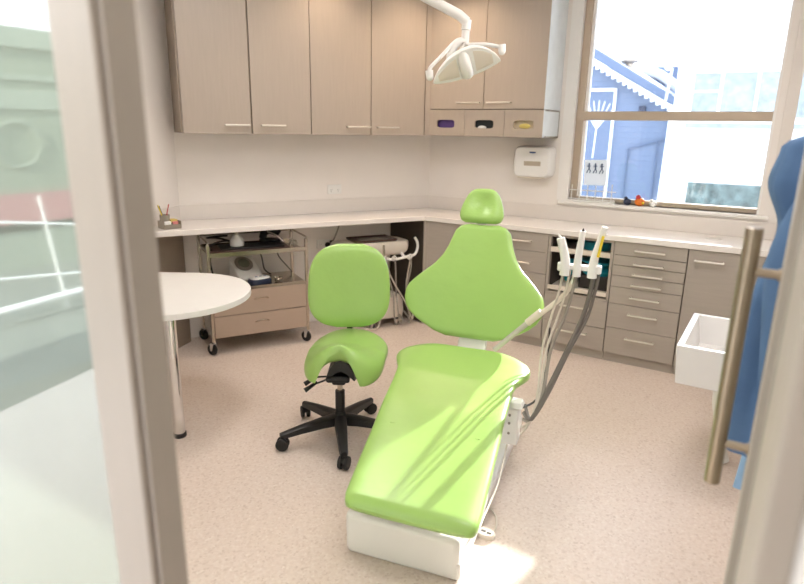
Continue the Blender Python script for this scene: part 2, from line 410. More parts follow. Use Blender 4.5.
# base cabinets along the window wall
FY = -.462; Z0 = .07; Z1 = .874
def base_unit(s0, s1, label, fronts, cat='cabinet', kick=True, openfront=False):
    w = s1-s0
    t = thing('base_cabinet', R2, (s0, 0, 0), label, cat, 'base cabinets on the window wall')
    if not openfront:
        mb = MB(); mb.box(0, w, FY+.02, -.002, Z0, Z1); mb.build('body', 'carcass', t)
    mb = MB(); mb.box(0, w, FY+.03, FY+.045, 0, Z0); mb.build('kickboard', 'grey_laminate', t)
    for f in fronts:
        kind, z0, z1, h = f
        front(t, kind, 0, w, z0, z1, FY, 'grey_laminate', h[:2] if h else None, h[2] if h else None)
    return t
base_unit(.262, .792, 'grey-brown base cabinet with plain door beside the inner corner', [('door', Z0, Z1, None)])
hz = lambda s0, s1, z: (s0, s1, z)
base_unit(.795, 1.262, 'grey-brown drawer unit left of the open appliance niche, behind the patient chair', [('drawer', .733, Z1, hz(.14, .34, .806)), ('drawer', .573, .733, hz(.14, .34, .645)), ('drawer', .32, .573, hz(.14, .34, .5)), ('drawer', Z0, .32, hz(.14, .34, .25))])
# open niche unit
t = base_unit(1.265, 1.722, 'base cabinet with open shelf niche above two drawers', [('drawer', .24, .44, hz(.13, .33, .37)), ('drawer', Z0, .24, hz(.13, .33, .18))], openfront=True)
w = .457
mb = MB(); mb.box(0, .018, FY, -.002, .44, Z1); mb.box(w-.018, w, FY, -.002, .44, Z1); mb.box(0, w, FY, -.002, .44, .458); mb.box(0, w, -.02, -.002, .44, Z1); mb.box(0, w, FY, -.002, .858, Z1); mb.build('niche_surround', 'grey_laminate', t)
mb = MB(); mb.box(0.002, w-.002, FY+.02, -.02, Z0, .438); mb.build('body', 'carcass', t)
mb = MB(); mb.box(.018, w-.018, FY+.012, -.03, .755, .765); mb.box(.018, w-.018, FY+.004, FY+.014, .748, .785); mb.build('pull_out_shelf', 'cream_plastic', t, bevel=.002)
mb = MB(); mb.box(.018, w-.018, FY-.004, -.03, .478, .486); mb.box(.018, w-.018, FY-.012, FY-.002, .474, .505); mb.build('pull_out_shelf', 'cream_plastic', t, bevel=.002)
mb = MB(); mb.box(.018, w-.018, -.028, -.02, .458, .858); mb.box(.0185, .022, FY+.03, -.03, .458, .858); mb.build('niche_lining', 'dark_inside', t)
# contents of the niche
solo('storage_tub', R2, (1.56, -.25, .7665), (lambda m: (m.lathe([(0, 0), (.1, 0), (.115, .055), (.12, .055), (.12, .06), (.1, .06)], n=30), m)[1])(MB()), 'teal_plastic', 'teal round tub on the upper niche shelf', 'tub')
solo('storage_tub', R2, (1.585, -.27, .4875), (lambda m: (m.box(-.11, .11, -.1, .1, 0, .10), m)[1])(MB()), 'dark_plastic', 'black box on the lower niche shelf', 'box', bevel=.01).name = 'storage_box'
solo('storage_tub', R2, (1.585, -.27, .59), (lambda m: (m.lathe([(0, 0), (.1, 0), (.115, .03), (.07, .05), (.075, .07), (.12, .09), (.12, .1), (0, .1)], n=30), m)[1])(MB()), 'teal_plastic', 'teal stacked lids on the black box in the niche', 'tub')
solo('wire_coil', R2, (1.35, -.22, .4875), (lambda m: (m.tube([(0, 0, .01), (0, -.03, .12), (.04, -.05, .17), (.02, .02, .1), (.0, .02, .02)], .02, 10, 6), m)[1])(MB()), 'teal_plastic', 'teal curled tubing at the left of the lower niche', 'tubing')
# seven-drawer unit
zs = [Z1, .782, .710, .638, .558, .437, .262, Z0]
fr_ = []
for a, b in zip(zs, zs[1:]):
    fr_.append(('drawer', b, a, hz(.145, .325, a-.05 if a > .57 else a-.06)))
base_unit(1.725, 2.187, 'tall stack of seven grey-brown drawers right of the niche', fr_)
base_unit(2.190, 2.75, 'grey-brown single door cabinet right of the seven drawers', [('door', Z0, Z1, hz(.045, .205, .806))])
base_unit(2.753, 2.945, 'narrow grey-brown end cabinet against the right wall', [('door', Z0, Z1, None)])
# corner side panel under the counter
pc = [P1(-.36, -.02), P1(-.262, -.43), P1(-.25, -.43), P1(-.34, -.02)]
q = [X12(.445, .47), X12(.445, .47)+(P1(-.1, -.0)-P1(0, -.0)), P1(-.40, -.01), P1(-.2, -.01)]
q = [P2(.262, -.46), X12(.44, .46), P1(-.285, -.44), P1(-.375, -.01), P1(-.2, -.01), P2(.262, -.2)]
mb = MB(); mb.prism([(p.x, p.y) for p in q], 0, .874)
cbp = solo('corner_base_panel', W, (0, 0, 0), mb, 'grey_laminate', 'grey-brown corner panel closing the knee space under the worktop', 'panel', bevel=.002)
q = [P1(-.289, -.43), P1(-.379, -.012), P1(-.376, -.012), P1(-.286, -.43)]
mb = MB(); mb.prism([(p.x, p.y) for p in q], .01, .87); mb.build('shaded_dark_side', 'dark_inside', cbp)  # thin sheet: dark panel tone plus under-counter shade put into its colour
# left end support panel along the left wall
a = Lc+ldir*.06; b = Lc+ldir*.50
q = [a, b, b+nr*.05, a+nr*.05]
mb = MB(); mb.prism([(p.x, p.y) for p in q], 0, .874)
solo('end_support_panel', W, (0, 0, 0), mb, 'carcass', 'brown support panel under the left end of the worktop', 'panel', bevel=.002)

# ================================================================== WALL ITEMS
def outlet(fr, loc, label, plug=False, w=.12, h=.075):
    t = thing('power_outlet', fr, loc, label, 'socket')
    mb = MB(); mb.box(-w/2, w/2, -.009, -.0005, -h/2, h/2); p = mb.build('faceplate', 'white_plastic', t, bevel=.004)
    for x in (-.03, .03):
        mb = MB(); mb.box(x-.006, x+.006, -.013, -.009, .012, .028); mb.build('switch', 'white_plastic', t, bevel=.002)
        mb = MB()
        for dx, dz, r in ((-.007, -.004, .5), (.007, -.004, -.5), (0, -.017, 0)):
            mb.box(x+dx-.0012, x+dx+.0012, -.0096, -.0085, dz-.004, dz+.004)
        mb.build('pin_holes', 'dark_plastic', t)
    return t
outlet(R1, (-.888, 0, 1.103), 'white double power outlet on the wall above the worktop')
outlet(R1, (-.99, 0, .66), 'white double power outlet under the worktop with black plugs')
pl = thing('power_plug', R1, (-.965, -.0135, .655), 'black plug with cable in the outlet under the worktop', 'plug')
mb = MB(); mb.ball((0, -.016, 0), .022, (1, .7, 1), 10); mb.build('plug_body', 'black_plastic', pl)
mb = MB(); mb.tube([(0, -.03, -.01), (.01, -.05, -.05), (.0, -.045, -.2), (.02, -.1, -.4), (.08, -.12, -.55), (.2, -.13, -.64)], .004, 8, 6); mb.build('cable', 'black_plastic', pl)
pl = thing('power_plug', R1, (-.925, -.0135, .67), 'second black plug, nearer the dental cart, in the same outlet', 'plug')
mb = MB(); mb.box(-.016, .016, -.035, -.0, -.02, .02); mb.build('plug_body', 'black_plastic', pl, bevel=.006)
mb = MB(); mb.tube([(0, -.03, .01), (.015, -.07, .08), (.05, -.09, .19)], .006, 8, 6); mb.build('cable', 'grey_hose', pl)

# paper dispenser
t = thing('towel_dispenser', R2, (.968, 0, 1.237), 'white paper towel dispenser on the wall left of the window', 'dispenser')
mb = MB(); rr = []
for y, k in ((-.001, 1), (-.09, 1), (-.115, .97), (-.128, .9)):
    rr.append([V((.15*k*se(a, 7)[0], y, .12+.118*k*se(a, 7)[1])) for a in [2*PI*i/48 for i in range(48)]])
mb.loft(rr); mb.build('cover', 'white_plastic', t)
mb = MB(); mb.box(-.06, .075, -.1295, -.12, .09, .125); mb.build('window_slot', 'amber', t, bevel=.003)
mb = MB(); mb.box(-.02, .03, -.1295, -.1275, .185, .197); mb.build('badge', 'blue_plastic', t, bevel=.001)
mb = MB(); mb.box(-.11, .11, -.11, -.03, -.006, .004); mb.build('outlet_slot', 'cream_plastic', t)

# ================================================================== SILL
t = thing('wire_rack', R2, (1.26, .012, WZ0), 'white wire rack standing at the left end of the window sill', 'rack')
mb = MB()
for x in [i*.06 for i in range(6)]: mb.cyl((x, 0, .0), (x, 0, .125 if x < .29 else .14), .0035, 8)
for z in (.02, .085): mb.cyl((-.03, 0, z), (.33, 0, z), .0035, 8)
mb.build('wires', 'white_plastic', t)
mb = MB(); mb.box(-.03, .33, -.02, .015, .0, .012); mb.build('foot_bar', 'white_plastic', t, bevel=.003)
t = thing('window_notice', R2, (1.33, .066, 1.19), 'white notice with three running figures stuck in the window', 'notice')
mb = MB(); mb.box(0, .17, 0, .0035, 0, .19, Matrix.Rotation(math.radians(-2), 4, 'Y')); mb.build('sheet', 'backlit_paper', t)
for i in range(3):
    x = .03+i*.048; z = .095; mb = MB(); k = (1, .9, 1.1)[i]
    mb.ball((x, -.0015, z+.065), .0075, (1, .2, 1), 8)
    mb.tube([(x, -.0015, z+.058), (x+.002, -.0015, z+.03)], .006, 8)
    mb.tube([(x+.002, -.0015, z+.03), (x+.013*k, -.0015, z+.015), (x+.008, -.0015, z)], .0035, 8); mb.tube([(x+.002, -.0015, z+.03), (x-.009*k, -.0015, z+.012), (x-.013, -.0015, z-.002)], .0035, 8)
    mb.tube([(x, -.0015, z+.054), (x-.014, -.0015, z+.044), (x-.01, -.0015, z+.06)], .0025, 8); mb.tube([(x, -.0015, z+.054), (x+.014, -.0015, z+.05)], .0025, 8)
    mb.build('figure', 'blue_ink', t)
def bird(s, m, label, cat, big=1):
    t = thing('sill_ornament', R2, (s, .0, WZ0), label, cat)
    mb = MB(); mb.ball((0, 0, .024*big), .026*big, (1.1, .9, .95), 12); mb.build('body', m, t)
    mb = MB(); mb.ball((-.012, -.006, .05*big), .014*big, (1, 1, 1), 10); mb.build('head', m if m != 'orange_plastic' else 'red_plastic', t)
    mb = MB(); mb.ball((.02*big, -.012*big, .02*big), .008*big); mb.build('spot', 'yellow_plastic' if m == 'orange_plastic' else m, t)
bird(1.682, 'navy', 'small navy ornament on the window sill', 'ornament')
bird(1.768, 'orange_plastic', 'small orange ornament on the window sill', 'ornament', 1.25)
bird(1.862, 'paper', 'small white ornament on the window sill', 'ornament', .9)
# sunk disc in the counter
t = thing('bench_grommet', R2, (2.30, -.2, .9142), 'flat chrome lidded disposal ring set in the worktop', 'grommet')
mb = MB(); mb.lathe([(0, 0), (.05, 0), (.05, .003), (.04, .004), (.038, .002), (0, .002)]); mb.build('ring', 'satin_metal', t)
solo('bench_tap_base', R2, (2.52, -.33, .9142), (lambda m: (m.lathe([(0, 0), (.028, 0), (.028, .012), (.014, .018), (0, .018)]), m)[1])(MB()), 'dark_plastic', 'small dark cap on the worktop near the door handle', 'cap')

# ================================================================== PEN TRAY
t = thing('desk_organiser', R1, (-2.215, -.33, .9142), 'smoky desk organiser at the left end of the worktop', 'organiser', rz=.3)
mb = MB(); mb.box(-.05, .07, -.05, .05, 0, .006)
for x0, x1, y0, y1, h in ((-.05, -.046, -.05, .05, .05), (.066, .07, -.05, .05, .05), (-.05, .07, -.05, -.046, .03), (-.05, .07, .046, .05, .05), (.008, .012, -.05, .05, .04)): mb.box(x0, x1, y0, y1, 0, h)
mb.build('tray', 'smoke_plastic', t, bevel=.001)
mb = MB(); mb.lathe([(.03, .0), (.032, .085), (.029, .085), (.027, .008), (0.001, .008)], (-.015, .01, .006)); mb.build('pen_cup', 'smoke_plastic', t)
for i, (m_, dx, dy, nm) in enumerate((('navy', -.03, -.005, 'navy pen'), ('red_plastic', .032, .0, 'red pen'), ('dark_plastic', -.035, .035, 'black pen'), ('yellow_plastic', -.04, -.04, 'yellow pen'))):
    b0 = R1[0] @ (Matrix.Translation((-2.215, -.33, .9142)) @ Matrix.Rotation(.3, 4, 'Z') @ V((-.015, .01, .016)))
    mb = MB(); mb.tube([(0, 0, 0), (dx*.5, dy*.6, .08), (dx, dy, .135+.01*(i % 2))], .004, 8, r1=.0035); solo('pen', W, b0, mb, m_, nm+' standing in the desk organiser cup', 'pen', rz=R1[1])
def po(x, y, z=.0065): return R1[0] @ (Matrix.Translation((-2.215, -.33, .9142)) @ Matrix.Rotation(.3, 4, 'Z') @ V((x, y, z)))
solo('note_pad', W, po(.038, .012), (lambda m: (m.box(-.022, .022, -.028, .028, 0, .05), m)[1])(MB()), 'yellow_paper', 'yellow block of notes in the desk organiser', 'notes', rz=R1[1]+.3)
solo('paper_roll', W, po(-.015, -.033), (lambda m: (m.box(-.022, .02, -.01, .01, 0, .045), m)[1])(MB()), 'paper', 'white note slips at the front of the desk organiser', 'notes', rz=R1[1]+.3, bevel=.004).name = 'note_slips'
solo('note_pad', W, po(.035, -.032), (lambda m: (m.box(-.018, .018, -.01, .01, 0, .04), m)[1])(MB()), 'pink_paper', 'pink block of notes in the desk organiser', 'notes', rz=R1[1]+.3)

# ================================================================== TROLLEY
TX0, TX1, TY0, TY1 = 0, .70, -.36, 0
t = thing('instrument_trolley', R1, (-1.99, -.09, 0), 'steel instrument trolley with two beige drawers under the worktop', 'trolley')
def post(x, y):
    mb = MB(); mb.box(x-.011, x+.011, y-.011, y+.011, .095, .80); mb.build('post', 'steel', t, bevel=.003)
for x, y in ((.0, TY0), (.70, TY0), (0, 0), (.70, 0)): post(x, y)
def castor(par, x, y, zt, r=.042, m='rubber', ang=0.6):
    mt = Matrix.Translation((x, y, 0)) @ Matrix.Rotation(ang, 4, 'Z')
    mb = MB(); mb.cyl(mt @ V((-.009, .018, r)), mt @ V((.009, .018, r)), r, 24); w_ = mb.build('wheel', m, par, bevel=.004)
    mb = MB(); mb.tube([mt @ V((0, 0, zt)), mt @ V((0, 0, r*2+.002))], .008, 10)
    for sx in (-.014, .014): mb.loft([[mt @ V((sx-.002, -.006, r*2+.006)), mt @ V((sx+.002, -.006, r*2+.006)), mt @ V((sx+.002, .026, r*2+.006)), mt @ V((sx-.002, .026, r*2+.006))], [mt @ V((sx-.002, .010, r-.008)), mt @ V((sx+.002, .010, r-.008)), mt @ V((sx+.002, .026, r-.008)), mt @ V((sx-.002, .026, r-.008))]])
    a = mt @ V((0, 0, 0))
    mb.loft([[mt @ V((-.016, -.008, r*2+.003)), mt @ V((.016, -.008, r*2+.003)), mt @ V((.016, .028, r*2+.003)), mt @ V((-.016, .028, r*2+.003))], [mt @ V((-.016, -.008, r*2+.008)), mt @ V((.016, -.008, r*2+.008)), mt @ V((.016, .028, r*2+.008)), mt @ V((-.016, .028, r*2+.008))]])
    f_ = mb.build('fork', 'chrome', w_); return w_
for x, y in ((.0, TY0), (.70, TY0), (0, 0), (.70, 0)): castor(t, x, y, .10).name = 'castor_wheel'
mb = MB(); mb.box(.011, .689, TY0-.008, .008, .715, .722); mb.box(.011, .689, TY0-.011, TY0-.005, .712, .742); mb.box(.011, .689, .005, .011, .712, .742); mb.build('top_tray', 'steel', t)
mb = MB()
for x in (0, .70): mb.tube([(x, TY0, .80), (x, TY0+.01, .815), (x, -.01, .815), (x, 0, .80)], .006, 8, 4)
mb.tube([(0, 0, .81), (.70, 0, .81)], .006, 8); mb.build('guard_rail', 'steel', t)
mb = MB(); mb.box(.011, .689, TY0-.008, .008, .472, .479); mb.box(.011, .689, TY0-.011, TY0-.005, .468, .487); mb.build('shelf', 'steel', t)
mb = MB(); mb.box(.012, .688, TY0+.002, .002, .128, .466); mb.build('drawer_case', 'carcass', t)
mb = MB(); mb.box(-.004, .002, TY0+.012, -.012, .12, .466); mb.build('side_panel', 'steel', t)
for z0, z1 in ((.29, .462), (.128, .284)):
    mb = MB(); mb.box(.013, .687, TY0-.014, TY0+.002, z0, z1); d = mb.build('drawer', 'tan_panel', t, bevel=.002)
    zc = z0+(z1-z0)*.6
    mb = MB(); mb.tube([(.30, TY0-.014, zc-.006), (.315, TY0-.026, zc+.004), (.35, TY0-.029, zc+.009), (.385, TY0-.026, zc+.004), (.40, TY0-.014, zc-.006)], .0045, 8, 5); mb.build('handle', 'steel', d)
TR = lambda x, y, z: (-1.99+x, -.09+y, z)
# items on the trolley top
t2 = thing('instrument_tray', R1, TR(.28, -.20, .7225), 'flat black tray on the front of the trolley top', 'tray', rz=-.04)
mb = MB(); mb.box(-.25, .32, -.12, .13, 0, .018); mb.build('tray_base', 'brown_tray', t2, bevel=.004)
mb = MB(); mb.box(-.17, .28, -.10, .09, .018, .03); mb.build('lid', 'black_plastic', t2, bevel=.004)
t2 = thing('squeeze_bottle', R1, TR(.235, -.20, .7535), 'white conical squeeze bottle standing on the black tray', 'bottle')
mb = MB(); mb.lathe([(0, 0), (.048, 0), (.05, .012), (.05, .035), (.044, .05), (.02, .075), (.016, .08), (0, .08)]); mb.build('bottle_body', 'white_plastic', t2)
mb = MB(); mb.lathe([(.016, .08), (.014, .092), (.005, .1), (.003, .112), (0, .112)]); mb.build('nozzle', 'cream_plastic', t2)
t2 = thing('curing_lamp_cradle', R1, TR(.52, -.13, .7535), 'black cradle with a pale handset at the right end of the trolley top', 'cradle', rz=-.5)
mb = MB(); mb.box(-.10, .06, -.03, .05, 0, .02); mb.tube([(-.08, 0, .02), (-.06, 0, .07), (.0, 0, .09), (.05, 0, .06)], .028, 12, 5); mb.build('cradle_body', 'black_plastic', t2, bevel=.006)
mb = MB(); mb.tube([(-.03, -.035, .075), (.04, -.06, .055), (.10, -.08, .01)], .010, 10, 4, r1=.006); mb.build('handset', 'chrome', t2)
mb = MB(); mb.tube([(.0, 0, .0), (.02, .02, .03), (.05, -.01, .04), (.03, -.03, .015), (0, -.01, .03), (.03, .02, .045), (.06, .0, .02), (.04, -.04, .01)], .004, 8, 6)
solo('coiled_cable', R1, TR(.62, -.22, .7265), mb, 'pale_hose', 'small coil of white cable on the trolley top right corner', 'cable')
mb = MB(); mb.tube([(0, 0, 0), (.06, .03, .03), (.14, .0, .05), (.2, .05, .03), (.1, .08, .06), (0.02, .06, .07), (.08, .01, .085), (.16, .04, .08)], .007, 8, 6)
solo('coiled_cable', R1, TR(.03, -.13, .7305), mb, 'black_plastic', 'loose coil of black cable on the trolley top left corner', 'cable')
mb = MB(); mb.tube([(0, 0, 0), (-.02, -.04, -.06), (-.01, -.05, -.16), (.03, -.03, -.21)], .006, 8, 6)
solo('hanging_cable', R1, TR(.045, -.25, .745), mb, 'black_plastic', 'black cable looping down at the left of the trolley', 'cable')
# devices on the shelf
t2 = thing('scaler_unit', R1, TR(.31, -.12, .4795), 'white and blue scaler unit with oval display on the trolley shelf', 'device', rz=.25)
mb = MB(); mb.loft([[V((x, -.11+.01, 0)) for x in (0,)]*0 or [V((sx*.10, sy*.09, 0)) for sx, sy in ((-1, -1), (1, -1), (1, 1), (-1, 1))], [V((sx*.095, -.085 if sy < 0 else .085, .03 if sy < 0 else .16)) for sx, sy in ((-1, -1), (1, -1), (1, 1), (-1, 1))]])
mb.build('housing', 'white_plastic', t2, bevel=.014, seg=3)
mb = MB(); mb.lathe([(0, 0), (.066, 0), (.07, .006), (.058, .010), (0, .010)], (-.01, .02, .112), 28, (0, -.6, .8)); dsp = mb.build('display_bezel', 'grey_hose', t2)
mb = MB(); mb.box(-.045, .025, -.012, .03, .118, .1185, None); 
mb = MB(); mb.lathe([(0, 0), (.045, 0), (.045, .002), (0, .002)], (-.01, .0145, .1205), 24, (0, -.6, .8)); mb.build('display', 'lcd', t2)
t2 = thing('foot_control', R1, TR(.37, -.27, .4795), 'low white and navy control pad in front of the scaler unit', 'device', rz=.3)
mb = MB(); mb.loft([[V((.085*se(a, 3)[0]*k, .062*se(a, 3)[1]*k, z)) for a in [2*PI*i/32 for i in range(32)]] for z, k in ((0, 1), (.02, 1), (.035, .9), (.042, .7))]); mb.build('base', 'navy', t2)
mb = MB(); mb.loft([[V((.08*se(a, 3)[0]*k, .057*se(a, 3)[1]*k, z)) for a in [2*PI*i/32 for i in range(32)]] for z, k in ((.03, .98), (.045, .85), (.052, .55))]); mb.build('top_shell', 'white_plastic', t2)
for x in (-.035, 0, .035):
    mb = MB(); mb.lathe([(0, 0), (.011, 0), (.010, .005), (0, .006)], (x, -.012, .048), 16); mb.build('button', 'blue_plastic', t2)
mb = MB(); mb.tube([(0, 0, 0), (.02, -.02, .01), (.05, .0, .012), (.03, .03, .012), (0, .02, .02), (.0, -.01, .025)], .008, 8, 6)
solo('coiled_cable', R1, TR(.485, -.275, .4885), mb, 'steel', 'short silver cable coil beside the control pad on the trolley shelf', 'cable')
mb = MB(); mb.tube([(0, 0, 0), (.03, -.02, -.1), (.05, -.01, -.2), (.09, -.05, -.235)], .005, 8, 6)
solo('hanging_cable', R1, TR(.42, -.02, .7205), mb, 'black_plastic', 'black cable hanging behind the middle of the trolley', 'cable')
mb = MB(); mb.tube([(0, 0, 0), (.02, -.02, -.1), (.08, -.02, -.18), (.11, -.06, -.225)], .004, 8, 6)
solo('hanging_cable', R1, TR(.56, -.03, .7205), mb, 'dark_plastic', 'thin dark cable hanging near the right post of the trolley', 'cable')

# ================================================================== DENTAL CART (under the counter)
t = thing('dental_cart', R1, (-.66, -.24, 0), 'white dental delivery cart with hose hooks under the worktop', 'dental cart')
mb = MB()
out = [(-.34, .06), (-.28, .1), (.22, .1), (.27, .06), (.285, -.10), (.25, -.15), (-.26, -.15), (-.32, -.12)]
mb.loft([[V((x*k, y*k, z)) for x, y in out] for z, k in ((.60, .86), (.625, .97), (.66, 1), (.70, .99), (.712, .95))]); mb.build('head', 'cream_plastic', t, bevel=.006)
mb = MB(); mb.box(-.06, .10, -.05, .06, .1, .61); mb.build('column', 'dark_plastic', t, bevel=.01)
mb = MB(); rr = [[V((.05+.20*k*se(a, 4)[0], -.02+.14*k*se(a, 4)[1], z)) for a in [2*PI*i/36 for i in range(36)]] for z, k in ((.075, .97), (.12, 1), (.2, .97), (.245, .85), (.262, .6))]
mb.loft(rr); mb.build('lower_housing', 'cream_plastic', t)
mb = MB()
for i in range(5):
    a = 2*PI*i/5+.4; mb.tube([(.05, -.02, .075), (.05+.2*math.cos(a), -.02+.17*math.sin(a), .06)], .016, 8)
mb.build('base', 'black_plastic', t)
for i in range(5):
    a = 2*PI*i/5+.4; castor(t, .05+.2*math.cos(a), -.02+.17*math.sin(a), .06, .025).name = 'castor_wheel'
mb = MB(); mb.tube([(-.02, -.17, .60), (.10, -.185, .575), (.24, -.185, .59), (.30, -.18, .60), (.335, -.16, .64), (.34, -.15, .69), (.315, -.15, .735)], .011, 10, 5); rail = mb.build('hose_rail', 'white_plastic', t)
mb = MB(); mb.tube([(.0, -.13, .62), (.0, -.175, .6)], .012, 8); mb.tube([(.2, -.13, .62), (.2, -.18, .59)], .012, 8); mb.build('rail_bracket', 'white_plastic', t)
for i, x in enumerate((.03, .11, .25)):
    mb = MB(); mb.ball((x, -.187, .583), .024, (1, .9, .9), 10); mb.tube([(x-.014, -.19, .585), (x-.018, -.21, .60), (x-.01, -.22, .615)], .007, 8, 4); mb.build('hose_hook', 'white_plastic', t)
    mb = MB()
    end = (.10+.06*i, -.10, .14)
    mb.tube([(x, -.20, .60), (x+.005, -.205, .50), (x+.06-.05*i, -.215, .30), (x+.08-.04*i, -.21, .08), (x+.12-.06*i, -.20, .03), (x+.17-.08*i, -.18, .06), end], .0065, 8, 7); mb.build('hose', 'grey_hose', t)
mb = MB(); mb.tube([(.01, -.20, .70), (.012, -.205, .6)], .008, 10, r1=.012); mb.build('handpiece', 'steel', t)
mb = MB(); mb.tube([(.01, -.205, .58), (.09, -.22, .40), (.2, -.22, .22), (.26, -.2, .1), (.3, -.17, .05), (.32, -.12, .12), (.27, -.1, .3), (.255, -.19, .56)], .006, 8, 7); mb.build('hose', 'pale_hose', t)
mb = MB(); mb.tube([(.0, -.2, .3), (-.03, -.21, .05), (-.10, -.2, .02), (-.15, -.18, .03)], .006, 8, 6); mb.build('hose', 'pale_hose', t)
t2 = thing('serving_tray', R1, (-.70, -.26, .7125), 'dark brown tray with a metal rim on top of the dental cart', 'tray')
mb = MB(); mb.box(-.15, .20, -.11, .10, 0, .008)
mb.build('tray_floor', 'brown_tray', t2, bevel=.003)
mb = MB(); mb.tube([(-.15, -.11, .014), (.20, -.11, .014), (.20, .10, .014), (-.15, .10, .014), (-.15, -.11, .014)], .007, 8); mb.build('rim', 'brown_tray', t2)
mb = MB(); mb.box(-.09, .15, -.08, .03, .008, .016); mb.build('liner', 'grey_hose', t2, bevel=.003)

# ================================================================== ROUND-ENDED TABLE
t = thing('peninsula_table', W, (-1.26, 3.14, 0), 'white round-ended table on a chrome leg beside the left wall', 'table')
pts = [(-.70, -.44), (-.05, -.44)]
for i in range(25):
    a = -PI/2+PI*i/24; pts.append((.0+.43*math.cos(a), .44*math.sin(a)))
pts += [(-.05, .44), (-.60, .44)]
mb = MB(); mb.prism(pts, .69, .722); mb.build('tabletop', 'white_plastic', t, bevel=.003)
mb = MB(); mb.cyl((.095, -.26, .012), (.095, -.26, .69), .030, 28); lg = mb.build('leg', 'chrome', t)
mb = MB(); mb.cyl((.095, -.26, 0), (.095, -.26, .025), .034, 28); mb.build('foot', 'rubber', lg, bevel=.003)
mb = MB(); mb.cyl((.095, -.26, .68), (.095, -.26, .69), .05, 28); mb.build('mounting_plate', 'chrome', lg)

# ================================================================== STOOL
t = thing('operator_stool', W, (-.315, 2.90, 0), 'green saddle stool with round-cornered backrest on black five-star base', 'stool')
mb = MB(); mb.cyl((0, 0, .085), (0, 0, .155), .034, 24, r1=.028); hub = mb.build('hub', 'black_plastic', t)
for k in range(5):
    a = math.radians(-81+72*k); dx, dy = math.cos(a), math.sin(a)
    px, py = -dy, dx
    rings = []
    for r, wd, zt, zb in ((.02, .034, .138, .085), (.10, .031, .130, .086), (.22, .025, .113, .078), (.30, .021, .098, .070), (.325, .015, .094, .072)):
        rings.append([V((dx*r+px*w_, dy*r+py*w_, z)) for w_, z in ((-wd, zb), (wd, zb), (wd*.9, zt-.006), (wd*.4, zt), (-wd*.4, zt), (-wd*.9, zt-.006))])
    mb = MB(); mb.loft(rings); lg = mb.build('base_leg', 'black_plastic', t)
    cxx, cyy = dx*.315, dy*.315
    mb = MB(); q = a+1.1; ux, uy = math.cos(q), math.sin(q)
    for s in (-.016, .016): mb.cyl((cxx+ux*(s-.009), cyy+uy*(s-.009), .034), (cxx+ux*(s+.009), cyy+uy*(s+.009), .034), .033, 22)
    w_ = mb.build('castor_wheel', 'rubber', lg, bevel=.004)
    mb = MB(); mb.cyl((cxx, cyy, .03), (cxx, cyy, .08), .009, 10); mb.ball((cxx, cyy, .045), .024, (1, 1, .7), 8); mb.build('castor_housing', 'black_plastic', lg)
mb = MB(); mb.cyl((0, 0, .155), (0, 0, .27), .025, 22); mb.build('gas_cover', 'black_plastic', t)
mb = MB(); mb.cyl((0, 0, .27), (0, 0, .37), .014, 18); mb.build('piston', 'steel', t)
mb = MB(); mb.box(-.06, .06, -.11, .10, .355, .39); mb.box(-.035, .035, -.07, .06, .325, .36)
mb.build('mechanism', 'black_plastic', t, bevel=.012, seg=3)
def lever(pts, tip):
    mb = MB(); mb.tube(pts, .005, 8, 4); l = mb.build('lever', 'black_plastic', t)
    mb = MB(); d = (V(tip)-V(pts[-1])); mb.tube([V(pts[-1])-d*.3, V(pts[-1])+d*.35, V(tip)], .007, 10, 4, r1=.013); mb.build('paddle', 'black_plastic', l)
lever([(-.05, -.06, .36), (-.10, -.08, .345), (-.12, -.085, .34)], (-.165, -.11, .315))
lever([(-.05, -.03, .36), (-.11, -.03, .355), (-.13, -.035, .35)], (-.175, -.055, .325))
lever([(.05, -.02, .36), (.12, .03, .355), (.14, .05, .355)], (.18, .07, .345))
# saddle seat: forward axis
fa = math.radians(-98); FX = V((math.cos(fa), math.sin(fa), 0)); SX = V((-FX.y, FX.x, 0))   # SX: to the viewer's right
if SX.x < 0: SX = -SX
rings = []; NS = 34
SL0, SL1 = -.21, .205
for i in range(NS+1):
    u = i/NS; y = SL0+(SL1-SL0)*u
    wd = .205*(1-abs(2*u-1)**3.6*.42)*(1 if u > .5 else 1)
    e = min(u, 1-u)*(SL1-SL0); re = .045
    kt = math.sqrt(max(0.02, 1-((re-e)/re)**2)) if e < re else 1
    f = max(0, y)/SL1
    ring = []
    for j in range(44):
        a = 2*PI*j/44; cx, cz = se(a, 3.2)
        x = cx*wd*(.94+.06*kt)
        xn = cx
        lift = .012+.05*max(0, f)**1.2 - (0.03+.125*f)*abs(xn)**2.1*1.0
        lift += .025*max(0, -y/abs(SL0))**2
        notch = f**2*.022*math.exp(-(xn/.45)**2)   # front horn edge drawn back
        thick = (.040+.004*f)*kt
        p = SX*x+FX*(y-notch*2.4*max(0, f))+V((0, 0, .474+lift+cz*thick))
        ring.append(p)
    rings.append(ring)
mb = MB(); mb.loft(rings); st = mb.build('saddle_seat', 'green_vinyl', t, angle=80); st.location = (.035, .02, 0)
mb = MB(); rings = []
for i in range(13):
    u = i/12; y = -.15+.28*u; f = max(0, y)/SL1; ring = []
    for j in range(24):
        a = 2*PI*j/24; cx, cz = se(a, 3)
        x = cx*.11*(1-.35*u); lift = .04*max(0, f)-(.03+.06*f)*abs(cx)**1.8
        ring.append(SX*x+FX*y+V((0, 0, .425+lift*1.0+cz*.03)))
    rings.append(ring)
mb.loft(rings); sp_ = mb.build('seat_pan', 'black_plastic', t); sp_.location = (.035, .02, 0)
